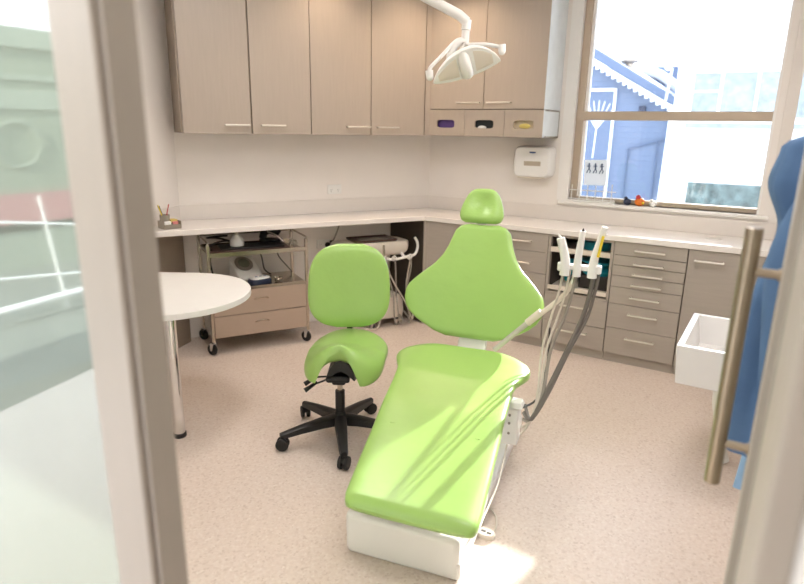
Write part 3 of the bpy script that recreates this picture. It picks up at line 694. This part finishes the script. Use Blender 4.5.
# backrest
mb = MB(); rings = []; N_ = 30
bc = V((.035, .19, .785)); tilt = math.radians(8); BX = V((math.cos(.07), math.sin(.07), 0)); BU = V((0, math.sin(tilt), math.cos(tilt))); BN = BX.cross(BU)
for i in range(N_+1):
    u = -1+2*i/N_; zz = math.sin(u*PI/2); h = .222
    wd = .214*(1-abs(zz)**2.9)**(1/2.9)*(1-.04*zz) if abs(zz) < 1 else 0
    wd = max(wd, .07)
    kt = max(.12, (1-abs(zz)**6)**.5)
    ring = []
    for j in range(40):
        a = 2*PI*j/40; cx, cz = se(a, 3)
        ring.append(bc+BX*cx*wd+BU*zz*h+BN*(cz*.032*kt)+BN*(.03*(cx*wd/.21)**2))
    rings.append(ring)
mb.loft(rings); mb.build('backrest', 'green_vinyl', t, angle=80)
mb = MB(); mb.tube([(0, .09, .385), (.02, .17, .38), (.03, .235, .42), (.03, .245, .60), (.03, .235, .74)], .016, 10, 5); mb.build('back_post', 'black_plastic', t)

# ================================================================== PATIENT CHAIR
t = thing('dental_chair', CH, (0, 0, 0), 'lime green reclining patient chair on a white floor base', 'dental chair')
mb = MB(); mb.box(-.230, .222, 0, 1.30, .0, .075); mb.build('base_plate', 'white_plastic', t, bevel=.014, seg=3)
mb = MB(); mb.loft([[V((-.238, 0, .0)), V((.215, 0, .0)), V((.215, .42, .0)), V((-.238, .42, .0))], [V((-.238, -.005, .175)), V((.215, -.005, .175)), V((.215, .40, .175)), V((-.238, .40, .175))]])
mb.build('base_cover', 'white_plastic', t, bevel=.02, seg=3)
mb = MB(); mb.loft([[V((-.15, .35, .07)), V((.15, .35, .07)), V((.15, 1.12, .07)), V((-.15, 1.12, .07))], [V((-.13, .55, .40)), V((.13, .55, .40)), V((.13, 1.05, .40)), V((-.13, 1.05, .40))]]); mb.build('lift_housing', 'white_plastic', t, bevel=.02)
AX = lambda x, y: x-.088*y+.04   # upholstery axis runs a few degrees off the base
# lower frame under the legrest
mb = MB(); mb.loft([[V((AX(x, y), y, z)) for x, y, z in ((-.2, -.03, .225), (.2, -.03, .225), (.2, -.03, .275), (-.2, -.03, .275))], [V((AX(x, y), y, z)) for x, y, z in ((-.22, 1.0, .385), (.22, 1.0, .385), (.22, 1.0, .475), (-.22, 1.0, .475))]]); mb.build('seat_frame', 'white_plastic', t, bevel=.01)
import bisect
SMOOTH = False
def interp(x, xs, ys):
    if x <= xs[0]: return ys[0]
    if x >= xs[-1]: return ys[-1]
    i = bisect.bisect_right(xs, x)-1; u = (x-xs[i])/(xs[i+1]-xs[i]); u = u*u*(3-2*u) if SMOOTH else u
    return ys[i]+(ys[i+1]-ys[i])*u
ys_ = [-.105, -.09, -.06, 0, .1, .2, .35, .5, .62, .70, .76, .82, .87, .92, .97, 1.01, 1.035, 1.05]
ws_ = [.222, .242, .250, .253, .257, .261, .266, .270, .274, .280, .292, .318, .334, .338, .325, .29, .24, .15]
zy = [-.105, .30, .45, .70, .90, 1.05]; zv = [.318, .418, .462, .508, .522, .535]
rings = []; n = 72
for i in range(n+1):
    u = i/n; y = -.105+1.155*(0.5-0.5*math.cos(PI*u))
    wd = interp(y, ys_, ws_); zt = interp(y, zy, zv)
    e = min(y+.105, 1.05-y); re = .035
    kt = math.sqrt(max(.03, 1-((re-e)/re)**2)) if e < re else 1
    ring = []
    for j in range(56):
        a = 2*PI*j/56; cx, cz = se(a, 4.2)
        x = cx*wd*(.97+.03*kt)
        dish = -.012*(1-cx**2)*max(0, min(1, (y-.3)/.3))*(1 if cz > 0 else 0)
        edge = .035*max(0, (y-.75)/.3)*abs(cx)**4*(1 if y > .75 else 0)
        ring.append(V((AX(x, y), y, zt-.034+cz*.034*kt+dish-edge)))
    rings.append(ring)
mb = MB(); mb.loft(rings); cu = mb.build('seat_cushion', 'green_vinyl', t, angle=80)
# seam welt between seat and legrest
mb = MB(); mb.tube([(AX(x, .30+.02*(1-(x/.24)**2)), .30+.02*(1-(x/.24)**2), .4185) for x in [-.238+.0476*i for i in range(1, 10)]], .0015, 6); mb.build('seam', 'green_vinyl', cu)
# backrest
k = .40; LEN = math.sqrt(1+k*k)
U_ = V((0, k/LEN, 1/LEN)); Nn = V((0, -1/LEN, k/LEN))    # along the back, and facing the patient side
def B(z): return V((0, 1.141+(z-.528)*k, z))
zs_ = [.528, .545, .56, .58, .60, .63, .66, .69, .73, .76, .80, .84, .88, .93, .98, 1.03, 1.06, 1.085, 1.10]
wb_ = [.13, .195, .225, .268, .305, .342, .362, .371, .371, .360, .325, .283, .238, .200, .176, .160, .150, .125, .08]
rings = []; n = 72
for i in range(n+1):
    u = i/n; z = .528+.572*(.5-.5*math.cos(PI*u))
    wd = interp(z, zs_, wb_); e = min(z-.528, 1.10-z); re = .03
    kt = math.sqrt(max(.03, 1-((re-e)/re)**2)) if e < re else 1
    c0 = B(z); ring = []
    for j in range(56):
        a = 2*PI*j/56; cx, cz = se(a, 3.6)
        x = cx*wd; rel = 1-cx**2
        curve = .05*(x/.37)**2   # wings wrap forward
        dish = -.010*rel if cz > 0 else 0
        p = c0+V((x-.066, 0, 0))+Nn*(cz*.03*kt+curve+dish)
        ring.append(p)
    rings.append(ring)
mb = MB(); mb.loft(rings); mb.build('backrest', 'green_vinyl', t, angle=80)
mb = MB(); mb.loft([[c+V((sx*.075-.05, 0, 0))+Nn*o for sx, o in ((-1, -.045), (1, -.045), (1, -.01), (-1, -.01))] for c in (B(.45), B(.60))]); mb.build('back_hinge', 'white_plastic', t, bevel=.006)
mb = MB(); mb.loft([[c+V((sx*.22-.066, 0, 0))+Nn*o for sx, o in ((-1, -.06), (1, -.06), (.95, -.032), (-.95, -.032))] for c in (B(.60), B(.80))]); mb.build('back_shell', 'white_plastic', t, bevel=.01)
# headrest
hc = [1.105, 1.115, 1.135, 1.155, 1.19, 1.22, 1.245, 1.265, 1.278, 1.283]; hw = [.085, .107, .118, .120, .112, .100, .088, .072, .05, .03]
rings = []; n = 40
for i in range(n+1):
    u = i/n; z = 1.105+.178*(.5-.5*math.cos(PI*u)); wd = interp(z, hc, hw); e = min(z-1.105, 1.283-z); re = .03
    kt = math.sqrt(max(.04, 1-((re-e)/re)**2)) if e < re else 1
    c0 = B(z)+V((-.088, 0, 0)); ring = []
    uu = (z-1.20)/.088
    for j in range(40):
        a = 2*PI*j/40; cx, cz = se(a, 3.0)
        dish = -.030*math.exp(-((cx*wd)/.055)**2-(uu/.75)**2)*(1 if cz > 0 else 0)
        ring.append(c0+V((cx*wd, 0, 0))+Nn*(.005+cz*.038*kt+dish))
    rings.append(ring)
mb = MB(); mb.loft(rings); mb.build('headrest', 'green_vinyl', t, angle=80)
mb = MB(); mb.loft([[c+V((sx*.025-.085, 0, 0))+Nn*o for sx, o in ((-1, -.016), (1, -.016), (1, .0), (-1, .0))] for c in (B(1.02), B(1.18))]); mb.build('headrest_bar', 'chrome', t, bevel=.003)
# valve box at the chair side
mb = MB(); mb.box(.205, .285, .72, .80, .19, .375); vb = mb.build('valve_box', 'white_plastic', t, bevel=.008)
mb = MB(); mb.loft([[V((x, y, .375)) for x, y in ((.205, .715), (.30, .715), (.30, .80), (.205, .80))], [V((x, y, .40)) for x, y in ((.22, .73), (.29, .73), (.29, .79), (.22, .79))]]); mb.build('valve_box_lid', 'white_plastic', vb, bevel=.004)
for z in (.25, .30, .34):
    mb = MB(); mb.cyl((.245, .72, z), (.245, .716, z), .006, 10); mb.build('screw', 'grey_hose', vb)
mb = MB(); mb.tube([(.245, .7, .20), (.25, .5, .12), (.24, .3, .09), (.25, .15, .14), (.23, .1, .2)], .004, 8, 5); mb.build('hose', 'pale_hose', t)
# delivery arm with holder, part of the chair
ya = 1.12
mb = MB(); mb.tube([(.08, ya-.02, .50), (.165, ya, .585), (.26, ya, .685)], .014, 12); ar = mb.build('delivery_arm', 'light_grey', t)
mb = MB(); mb.tube([(.235, ya, .66), (.30, ya, .727)], .019, 12); mb.tube([(.27, ya, .69), (.39, ya, .81), (.44, ya-.01, .90)], .013, 10, 4); mb.build('arm_sleeve', 'cream_plastic', ar)
hy = 1.08
hold = MB(); hold.box(.37, .56, hy-.02, hy+.02, .965, .99); hold.tube([(.44, hy+.02, .89), (.45, hy, .97)], .012, 8)
for x in (.385, .455, .545): hold.tube([(x, hy-.028, .96), (x, hy-.028, 1.0)], .02, 14)
ho = hold.build('instrument_holder', 'white_plastic', t, bevel=.006)
# handpieces: things held by the holder
def hp(x0, ztop, lean, m, label, kind, r0=.012, r1=.012, tip=None, stripe=None):
    o = thing(kind, CH, (x0, hy-.03, 1.0), label, 'handpiece', 'handpieces in the chair holder')
    rr = []
    mb = MB(); h = ztop-1.0
    mb.tube([(0, 0, -.06), (0, 0, .0), (lean*.3, 0, h*.4), (lean, -.005, h)], r0, 14, 5, r1=r1); mb.build('grip', m, o)
    if tip: mb = MB(); mb.tube([(lean, -.005, h), (lean+tip[0], -.01, h+tip[1])], .007, 10, r1=.003); mb.build('tip', tip[2], o)
    if stripe: mb = MB(); mb.box(lean*.35-.006, lean*.35+.006, -.0265, -.016, h*.25, h*.8, Matrix.Rotation(lean/h*.75, 4, 'Y')); mb.build('stripe', stripe, o)
    return o
hp(.40, 1.115, -.03, 'white_plastic', 'white syringe-like handpiece at the left of the chair holder', 'syringe_handpiece', .023, .019, (-.012, .02, 'white_plastic'))
hp(.455, 1.155, .012, 'white_plastic', 'tall white handpiece with dark tip in the middle of the chair holder', 'suction_handpiece', .020, .014, (.001, .012, 'dark_plastic'))
hp(.525, 1.18, .035, 'white_plastic', 'white handpiece with yellow stripe at the right of the chair holder', 'suction_tube', .023, .014, None, 'yellow_plastic')
for i, (x, r, m_) in enumerate(((.395, .006, 'pale_hose'), (.425, .006, 'pale_hose'), (.455, .008, 'grey_hose'), (.535, .011, 'dark_hose'), (.555, .008, 'dark_hose'))):
    mb = MB()
    e = V((.29, .78+.02*i, .22+.03*i))
    mb.tube([(x, hy-.028, .965), (x-.012, hy-.03, .86), (x-.035, hy-.04, .74), (x-.06-.01*i, hy-.10, .58), (.37-.012*(4-i)+.02, hy-.19, .40), (.33, hy-.26, .29), e], r, 10, 7); mb.build('hose', m_, t)
mb = MB(); mb.tube([(.29, .80, .35), (.34, .92, .36), (.36, 1.02, .5), (.35, 1.09, .66)], .005, 8, 6); mb.build('hose', 'dark_plastic', t)
# floor pedal by the base
t2 = thing('foot_pedal', W, (.355, 2.11, 0), 'small cream foot pedal with dark slots on the floor beside the chair base', 'pedal', rz=-.5)
mb = MB(); mb.loft([[V((.042*se(a, 2.6)[0]*kk, .028*se(a, 2.6)[1]*kk, z)) for a in [2*PI*i/28 for i in range(28)]] for z, kk in ((0, 1), (.012, 1), (.02, .85))]); mb.build('pedal_body', 'cream_plastic', t2)
mb = MB(); mb.box(-.018, .002, -.006, .004, .019, .0215); mb.box(.008, .026, -.010, .0, .0185, .021); mb.build('slots', 'dark_plastic', t2)
mb = MB(); mb.tube([(0, 0, 0), (.02, .03, .004), (.03, .1, .004), (.015, .16, .004)], .004, 8, 6)
solo('pedal_cable', W, (.385, 2.12, .0045), mb, 'cream_plastic', 'thin cream cable on the floor behind the foot pedal', 'cable')

# ================================================================== OPERATING LIGHT
t = thing('operating_light', W, (.32, 3.1, 2.75), 'white ceiling-mounted operating light with two grips above the patient chair', 'lamp')
def L3(x, z, y=3.1): return V((x-.32, y-3.1, z-2.75))
mb = MB(); mb.cyl((-.42, .0, 0), (-.42, .0, -.06), .09, 28); mb.build('ceiling_mount', 'white_plastic', t, bevel=.006)
mb = MB(); mb.cyl((-.42, 0, -.05), (-.42, 0, -.47), .026, 18); mb.build('drop_pole', 'white_plastic', t)
mb = MB(); mb.tube([(-.42, 0, -.46), L3(.09, 2.19), L3(.25, 2.115), L3(.287, 2.085)], .024, 16); mb.build('arm', 'white_plastic', t)
mb = MB(); mb.tube([L3(.287, 2.095), L3(.283, 2.05)], .022, 16); mb.tube([L3(.283, 2.047), L3(.281, 1.985)], .019, 14); mb.build('swivel', 'white_plastic', t)
mb = MB(); mb.tube([L3(.283, 2.0), L3(.25, 1.995), L3(.222, 1.965), L3(.214, 1.91), L3(.225, 1.87)], .02, 12, 5); mb.build('yoke', 'white_plastic', t)
mb = MB(); mb.tube([L3(.283, 2.0), L3(.262, 1.96, 3.06), L3(.262, 1.92, 3.04)], .009, 10, 3); mb.build('joint', 'satin_metal', t)
# head: concave shield seen from behind/below: lens shaped, tilted
ctr = L3(.290, 1.858, 3.04)
ux = V((.935, -.05, .32)).normalized(); nx = V((.22, -.72, -.62)); nx = (nx-ux*nx.dot(ux)).normalized(); wy = nx.cross(ux)
if wy.z < 0: wy = -wy
HL = .165
def top_(x): return .118*max(0, 1-((x-.03)/(HL-.03 if x > .03 else HL+.03))**2)**.75+.004
def bot_(x): return .030*max(0, 1-(x/HL)**2)**.8+.004
def slab(xa, xb, ta, tb, n0, n1, nr=24, inset=0, shell=True):
    rings = []
    for i in range(nr+1):
        x = xa+(xb-xa)*(.5-.5*math.cos(PI*i/nr)); tp = top_(x)-inset; bt = -bot_(x)+inset; mid = (tp+bt)/2; hh = max(.002, (tp-bt)/2); ring = []
        bow = .05*(1-(x/HL)**2)
        for j in range(28):
            a = 2*PI*j/28; c, s_ = math.cos(a), math.sin(a)
            ring.append(ctr+ux*x+wy*(mid+c*hh)+nx*((n1 if s_ > 0 else n0*(bow/.05)-.003)*abs(s_)**.8))
        rings.append(ring)
    m_ = MB(); return m_.loft(rings)
hd_ = slab(-HL, HL, 0, 0, -.055, .004).build('lamp_head', 'white_plastic', t, angle=80)
for xa, xb in ((-.135, -.036), (.046, .130)):
    slab(xa, xb, 0, 0, .0, .0075, 14, .016).build('reflector', 'cream_plastic', hd_, angle=80)
mb = MB(); mb.tube([ctr+wy*.10+nx*(-.02), ctr+wy*.06+nx*.012, ctr+wy*.02+nx*.014, ctr-wy*.008+nx*.004], .026, 16, 5, r1=.030); mb.build('lamp_core', 'white_plastic', hd_)
for pts_, nm in (([L3(.225, 1.99), L3(.17, 1.93, 3.07), L3(.118, 1.875, 3.05), L3(.112, 1.85, 3.05)], 'l'), ([L3(.30, 1.985), L3(.37, 1.985, 3.07), L3(.425, 1.975, 3.05), L3(.45, 1.97, 3.05)], 'r')):
    mb = MB(); mb.tube(pts_, .009, 10, 5); g = mb.build('grip_arm', 'white_plastic', t)
    mb = MB(); mb.tube([pts_[-1]+V((0, 0, .012)), pts_[-1]+V((.004, 0, -.018))], .019, 14, r1=.017); mb.ball(pts_[-1]+V((.004, 0, -.018)), .017, n=8); mb.build('grip_knob', 'white_plastic', g)

# ================================================================== HAND BASIN
t = thing('hand_basin', R2, (RX, -1.64, .52), 'white rectangular hand basin hung on the right wall', 'basin')
mb = MB(); w0, w1, y0, y1 = -.603, -.001, -.29, .29
o4 = lambda a, z: [V((w0+a, y0+a, z)), V((w1-a*.2, y0+a, z)), V((w1-a*.2, y1-a, z)), V((w0+a, y1-a, z))]
mb.loft([o4(.012, 0), o4(0, .18), o4(.028, .18), o4(.05, .04)]); mb.build('bowl', 'white_ceramic', t, bevel=.007, seg=3)
mb = MB(); mb.lathe([(0, 0), (.025, 0), (.025, .003), (0, .004)], (-.3, 0, .0405)); mb.build('drain', 'chrome', t)
mb = MB(); mb.tube([(-.30, 0, .0), (-.30, 0, -.10), (-.30, .0, -.16), (-.22, 0, -.2), (-.14, 0, -.14), (-.08, 0, -.10), (-.002, 0, -.10)], .028, 14, 5); mb.build('trap', 'white_plastic', t)
mb = MB(); mb.tube([(-.42, .12, 0), (-.42, .12, -.18), (-.40, .12, -.30), (-.38, .12, -.45), (-.36, .12, -.515)], .034, 14, 5, r1=.03); mb.build('waste_pipe', 'white_plastic', t)
t2 = thing('basin_tap', R2, (RX-.42, -1.38, .7005), 'chrome tap at the back edge of the hand basin', 'tap')
mb = MB(); mb.cyl((0, 0, 0), (0, 0, .03), .02, 18, r1=.017); mb.tube([(0, 0, .03), (0, 0, .07), (-.0, -.03, .085), (-.0, -.10, .075), (-.0, -.115, .05)], .011, 12, 5); mb.build('spout', 'chrome', t2)
mb = MB(); mb.tube([(0, 0, .075), (.01, .01, .10), (.05, .02, .115)], .007, 10, 4); mb.build('lever', 'chrome', t2)

# ================================================================== COATS
SMOOTH = True
def garment(name, label, ctr_, levels, m, hook=True, seed=1, nf=9):
    rnd = random.Random(seed); ph = [rnd.uniform(0, 6.28) for _ in range(4)]
    t = thing(name, R2, ctr_, label, 'coat')
    rings = []
    Ls = []
    zsL = [l[0] for l in levels]
    n = 60
    for i in range(n+1):
        z = levels[-1][0]+(levels[0][0]-levels[-1][0])*i/n
        zz = sorted(levels); xs = [l[0] for l in zz]
        hs = interp(z, xs, [l[1] for l in zz]); hv = interp(z, xs, [l[2] for l in zz]); cs = interp(z, xs, [l[3] for l in zz])
        ring = []
        for j in range(72):
            a = 2*PI*j/72
            fold = 1+.13*math.sin(nf*a+ph[0]+1.4*z)+.06*math.sin((nf+4)*a+ph[1]-3*z)+.04*math.sin(5*a+ph[2]+9*z)
            c, s = se(a, 2.3)
            if c > 0: fold = 1+(fold-1)*.2
            ring.append(V((min(-.004, cs+hs*c*fold), hv*s*fold, z)))
        rings.append(ring)
    mb = MB(); mb.loft(rings); body = mb.build('coat_body', m, t, angle=80)
    # a sleeve hanging at the front
    mb = MB(); top = levels[-1][0]
    x0 = levels[2][3]-levels[2][1]*.55
    mb.tube([(x0+.05, -.10, -.13), (x0-.01, -.12, -.3), (x0+.0, -.14, -.52), (x0+.02, -.13, -.72)], .062, 14, 5, r1=.045); mb.build('sleeve', m, t)
    return t
garment('lab_coat', 'blue denim coat hanging on the right wall behind the door handle', (RX, -2.85, 1.62),
        [(-.86, .15, .16, -.18), (-.65, .145, .16, -.19), (-.45, .14, .15, -.195), (-.26, .12, .13, -.18), (-.14, .145, .15, -.19), (-.05, .14, .12, -.18), (.0, .09, .09, -.15), (.09, .03, .03, -.06)][::-1], 'denim', seed=3)
garment('towel', 'pale blue cloth hanging on the right wall below and behind the denim coat', (RX, -2.52, 1.2),
        [(-.76, .135, .08, -.15), (-.5, .135, .08, -.15), (-.2, .10, .08, -.12), (-.05, .06, .05, -.07), (.02, .02, .02, -.03)][::-1], 'pale_denim', seed=5).name = 'hanging_cloth'
for o in bpy.data.objects:
    if o.name.startswith('hanging_cloth'): o['category'] = 'cloth'
for vv, z, lb in ((-2.85, 1.70, 'steel wall hook holding the denim coat'), (-2.52, 1.21, 'steel wall hook holding the pale blue cloth')):
    mb = MB(); mb.cyl((0, 0, 0), (-.006, 0, 0), .018, 16); mb.tube([(0, 0, 0), (-.05, 0, -.005), (-.07, 0, .02)], .006, 8, 4)
    solo('coat_hook', R2, (RX, vv, z), mb, 'steel', lb, 'hook')

# ================================================================== ADDED CEILING LIGHTS
def panel(fr, loc, label, e=1):
    t = thing('added_ceiling_light', fr, loc, label, 'ceiling light', 'added square ceiling panels')  # unseen glowing panels added to light the room and corridor
    mb = MB(); mb.box(-.31, .31, -.31, -.29, -.02, 0); mb.box(-.31, .31, .29, .31, -.02, 0); mb.box(-.31, -.29, -.29, .29, -.02, 0); mb.box(.29, .31, -.29, .29, -.02, 0); mb.build('added_light_frame', 'white_plastic', t)
    mb = MB(); mb.box(-.29, .29, -.29, .29, -.012, -.002); mb.build('diffuser', 'lamp_glow', t)
panel(W, (-.7, 3.2, 2.75), 'added square ceiling light over the stool, out of view')
panel(W, (1.1, 2.6, 2.75), 'added square ceiling light over the hand basin side, out of view')
panel(W, (.2, 1.4, 2.75), 'added square ceiling light over the foot of the patient chair, out of view')
panel(R2, (1.6, -5.0, 2.75), 'added square ceiling light in the corridor behind the camera')
for fr, s, v, lb in ((R1, -1.1, -.62, 'round downlight above the left wall cabinets'), (R1, -.45, -.66, 'round downlight near the inner corner'), (R2, .55, -.66, 'round downlight above the right wall cabinet')):
    t = thing('downlight', fr, (s, v, 2.75), lb, 'downlight', 'round downlights')
    mb = MB(); mb.lathe([(.045, 0), (.06, 0), (.06, -.006), (.045, -.004)], n=24); mb.build('ring', 'white_plastic', t)
    mb = MB(); mb.lathe([(0, -.001), (.045, -.001), (.045, -.003), (0, -.003)], n=24); mb.build('bulb', 'down_glow', t)
    ld = bpy.data.lights.new('downlight_beam', 'SPOT'); ld.energy = 12; ld.color = (1, .76, .54); ld.spot_size = math.radians(125); ld.spot_blend = .8; ld.shadow_soft_size = .045
    lo = bpy.data.objects.new('beam', ld); C.objects.link(lo); lo.parent = t; lo.location = (0, 0, -.01)

# ================================================================== OUTSIDE
mb = MB(); mb.box(-30, 30, .4, 40, -.8, -.6); struct('ground', R2, mb, 'pavement')
mb = MB(); mb.box(-14, -1.3, -16, .3, -.2, -.02); struct('ground_street', R2, mb, 'street_paving')
# blue weatherboard house
t = thing('blue_house', R2, (0, 7, 0), 'blue weatherboard house with white scalloped bargeboard seen through the window', 'house')
roofx = [(-2.6, 4.0), (.86, 1.98)]
def rz_(x, off=0): return 2.92-(x+.67)*(.84/1.484)+off
mb = MB(); mb.loft([[V((x, y, z)) for x, z in ((-2.6, -.6), (.80, -.6), (.80, rz_(.80, -.1)), (-.67, rz_(-.67, -.1)), (-2.6, rz_(-.67, -.1)-1.0))] for y in (0, 1.7)]); mb.build('wall', 'siding', t)
mb = MB(); mb.loft([[V((x, y, z)) for x, z in ((-.72, rz_(-.72, -.02)), (.98, rz_(.98, -.02)), (.98, rz_(.98, .12)), (-.72, rz_(-.72, .16)))] for y in (-.2, 1.8)]); mb.build('roof', 'house_roof', t)
mb = MB(); mb.loft([[V((x, y, z)) for x, z in ((-.72, rz_(-.72, -.12)), (.95, rz_(.95, -.12)), (.95, rz_(.95, -.03)), (-.72, rz_(-.72, -.03)))] for y in (-.235, -.205)])
for i in range(17):
    x = -.68+i*.098; mb.box(x, x+.05, -.232, -.208, rz_(x, -.175), rz_(x, -.11))
mb.build('bargeboard', 'house_white', t)
mb = MB(); mb.lathe([(.07, 0), (.07, .12), (.16, .16), (.16, .19), (.05, .21), (0, .21)], (-.09, .6, rz_(-.09, .08)), 16); mb.build('chimney_pot', 'window_alu', t)
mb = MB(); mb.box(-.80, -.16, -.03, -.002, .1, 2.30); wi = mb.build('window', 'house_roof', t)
mb = MB(); mb.box(-.16, -.12, -.06, 0, .1, 2.32); mb.box(-.82, -.12, -.06, 0, 2.28, 2.33); mb.build('window_casing', 'house_white', wi)
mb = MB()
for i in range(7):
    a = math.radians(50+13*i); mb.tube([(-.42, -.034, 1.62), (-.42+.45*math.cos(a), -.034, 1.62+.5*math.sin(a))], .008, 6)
mb.tube([(-.42, -.034, 1.62), (-.44, -.034, 1.1)], .012, 6); mb.build('tree_reflection', 'house_white', wi)  # white branch shapes modelled in place of a tree's reflection in the pane
mb = MB(); mb.box(.30, .40, -.1, 0, 1.88, 2.02); mb.build('wall_lantern', 'navy', t)
mb = MB()
mb.tube([(.17, -.03, -.6), (.17, -.03, 1.28), (.78, -.03, 1.47)], .018, 6); mb.tube([(.66, -.03, -.6), (.66, -.03, 1.42)], .014, 6); mb.build('gate_frame', 'house_roof', t)
mb = MB(); mb.tube([(.82, -.15, -.6), (.86, -.15, 2.2)], .04, 12); mb.tube([(.74, -.2, 2.1), (.78, -.2, 2.62)], .02, 8); mb.ball((.72, -.2, 2.64), .06, n=8); mb.build('drain_pipe', 'house_white', t)
t = thing('rear_gable', R2, (.1, 9.1, 0), 'pale gable roof behind the blue house, beside the white tower', 'roof')
mb = MB(); mb.loft([[V((x, y, z)) for x, z in ((-1.2, -.6), (.85, -.6), (.85, 2.85), (-.55, 2.87), (-1.2, 2.5))] for y in (0, 2)]); mb.build('wall', 'house_roof', t)
mb = MB(); mb.tube([(-.5, -.05, 2.83), (.1, -.05, 2.7), (.75, -.05, 2.2)], .1, 8, 4); mb.build('bargeboard', 'house_white', t)
# white tower
t = thing('white_building', R2, (1.0, 6, 0), 'white rendered building with a wide window seen through the clinic window', 'building')
mb = MB(); mb.box(0, 4.2, 0, 3, -.6, 3.3); mb.build('wall', 'tower_white', t)
mb = MB(); mb.box(.5, 1.80, 0.05, .7, 3.3, 6); mb.build('unseen_sun_block', 'tower_white', t)  # unseen block added above the view to keep sun off floor and stool
mb = MB(); mb.box(.24, 2.2, -.03, -.001, 1.82, 2.48); wi = mb.build('window', 'tower_glass', t)
mb = MB(); mb.box(.20, .26, -.06, 0, 1.78, 2.52); mb.box(.20, 2.2, -.06, 0, 2.46, 2.52); mb.box(.62, .66, -.05, 0, 1.82, 2.48); mb.box(1.10, 1.14, -.05, 0, 1.82, 2.48); mb.box(.26, .64, -.05, 0, 2.18, 2.21); mb.build('window_casing', 'tower_white', wi)
mb = MB(); mb.box(.22, 2.2, -.10, -.001, 1.66, 1.73); mb.build('lower_sill', 'tower_glass', t).name = 'window_ledge'  # greyer sill strip below the wide window
mb = MB(); mb.box(.36, 2.4, -.05, -.001, .3, .83); mb.build('lower_window', 'tower_dark', t)
mb = MB(); mb.box(.16, .20, -.04, 0, -.6, 1.4); mb.build('corner_bead', 'house_white', t)
# street seen only as a reflection in the sidelight
t = thing('green_shopfront', R2, (-4.5, -6, 0), 'pale green shopfront across the street, reflected in the glass sidelight', 'shopfront')
mb = MB(); mb.box(-1, 0, -7, 3, .82, 2.45); mb.build('facade', 'shop_green', t)
mb = MB(); mb.box(-.9, .05, -7, 3, 2.35, 2.55); mb.box(-.9, .03, -7, 3, 2.02, 2.08); mb.box(-.9, .03, -7, 3, 1.72, 1.92); mb.build('cornice', 'shop_green_light', t)
for i in range(9):
    mb = MB(); mb.tube([V((.02, -6.4+i*1.05+.24*math.cos(a), 1.35+.24*math.sin(a))) for a in [PI*2*j/20 for j in range(21)]], .018, 6); mb.build('round_ornament', 'shop_green_light', t)
mb = MB(); mb.box(-.9, .06, -7, 3, .50, .82); mb.build('pink_band', 'pink', t)
mb = MB(); mb.box(-.9, 0, -7, 3, -.02, .40); mb.build('plinth', 'shop_green_light', t)
t = thing('white_railing', R2, (-2.6, -6.5, 0), 'white slanting street railing reflected in the glass sidelight', 'railing')
for i in range(6):
    y = -2.8+i*.95; mb = MB(); mb.tube([(0, y, 0), (0, y+.12, 1.0)], .011, 8); mb.build('post', 'paper', t)
mb = MB(); mb.tube([(0, -3, .3), (0, 2.4, 1.1)], .011, 8); mb.tube([(0, -3, 0.0), (0, 2.4, .55)], .011, 8); mb.build('rail', 'paper', t)
mb = MB(); mb.tube([(0, -.5, .15), (.1, .8, .12)], .03, 8); mb.build('kerb_bar', 'paper', t)

# ================================================================== LIGHT, SKY
wd = bpy.data.worlds.new('sky'); bpy.context.scene.world = wd; wd.use_nodes = True
nt = wd.node_tree; N = nt.nodes; bg = N['Background']
tc = N.new('ShaderNodeTexCoord'); sx = N.new('ShaderNodeSeparateXYZ'); cr = N.new('ShaderNodeValToRGB')
cr.color_ramp.elements[0].position = 0; cr.color_ramp.elements[0].color = (.95, .97, 1, 1); cr.color_ramp.elements[1].position = .7; cr.color_ramp.elements[1].color = (.74, .84, 1, 1)
nt.links.new(tc.outputs['Generated'], sx.inputs[0]); nt.links.new(sx.outputs['Z'], cr.inputs['Fac']); nt.links.new(cr.outputs['Color'], bg.inputs['Color'])
bg.inputs['Strength'].default_value = 2.2
sd = bpy.data.lights.new('sun', 'SUN'); sd.energy = 7; sd.angle = math.radians(.8); sd.color = (1, .95, .86)
so = bpy.data.objects.new('sun', sd); C.objects.link(so)
az = math.radians(41); el = math.radians(21.8)
sdir = V((math.sin(az)*math.cos(el), math.cos(az)*math.cos(el), math.sin(el)))
so.rotation_euler = (-sdir).to_track_quat('-Z', 'Y').to_euler(); so.location = (4, 8, 4)

# ================================================================== CAMERA
cam = bpy.data.cameras.new('camera'); co = bpy.data.objects.new('camera', cam); C.objects.link(co)
p = math.radians(15.3); r = math.radians(.95)
F = V((0, math.cos(p), -math.sin(p))); R0 = V((1, 0, 0)); U0 = R0.cross(F)
R = R0*math.cos(r)+U0*math.sin(r); U = U0*math.cos(r)-R0*math.sin(r)
m = Matrix((R, U, -F)).transposed().to_4x4(); m.translation = (0, 0, 1.6); co.matrix_world = m
cam.sensor_width = 36; cam.lens = 603/804*36; cam.clip_start = .02
cam.dof.use_dof = True; cam.dof.focus_distance = 3.1; cam.dof.aperture_fstop = 2.0
sc = bpy.context.scene; sc.camera = co
sc.view_settings.view_transform = 'Standard'; sc.view_settings.look = 'None'; sc.view_settings.exposure = 1.08; sc.view_settings.gamma = 1
sc.cycles.use_denoising = True
sc.cycles.max_bounces = 10; sc.cycles.transparent_max_bounces = 12
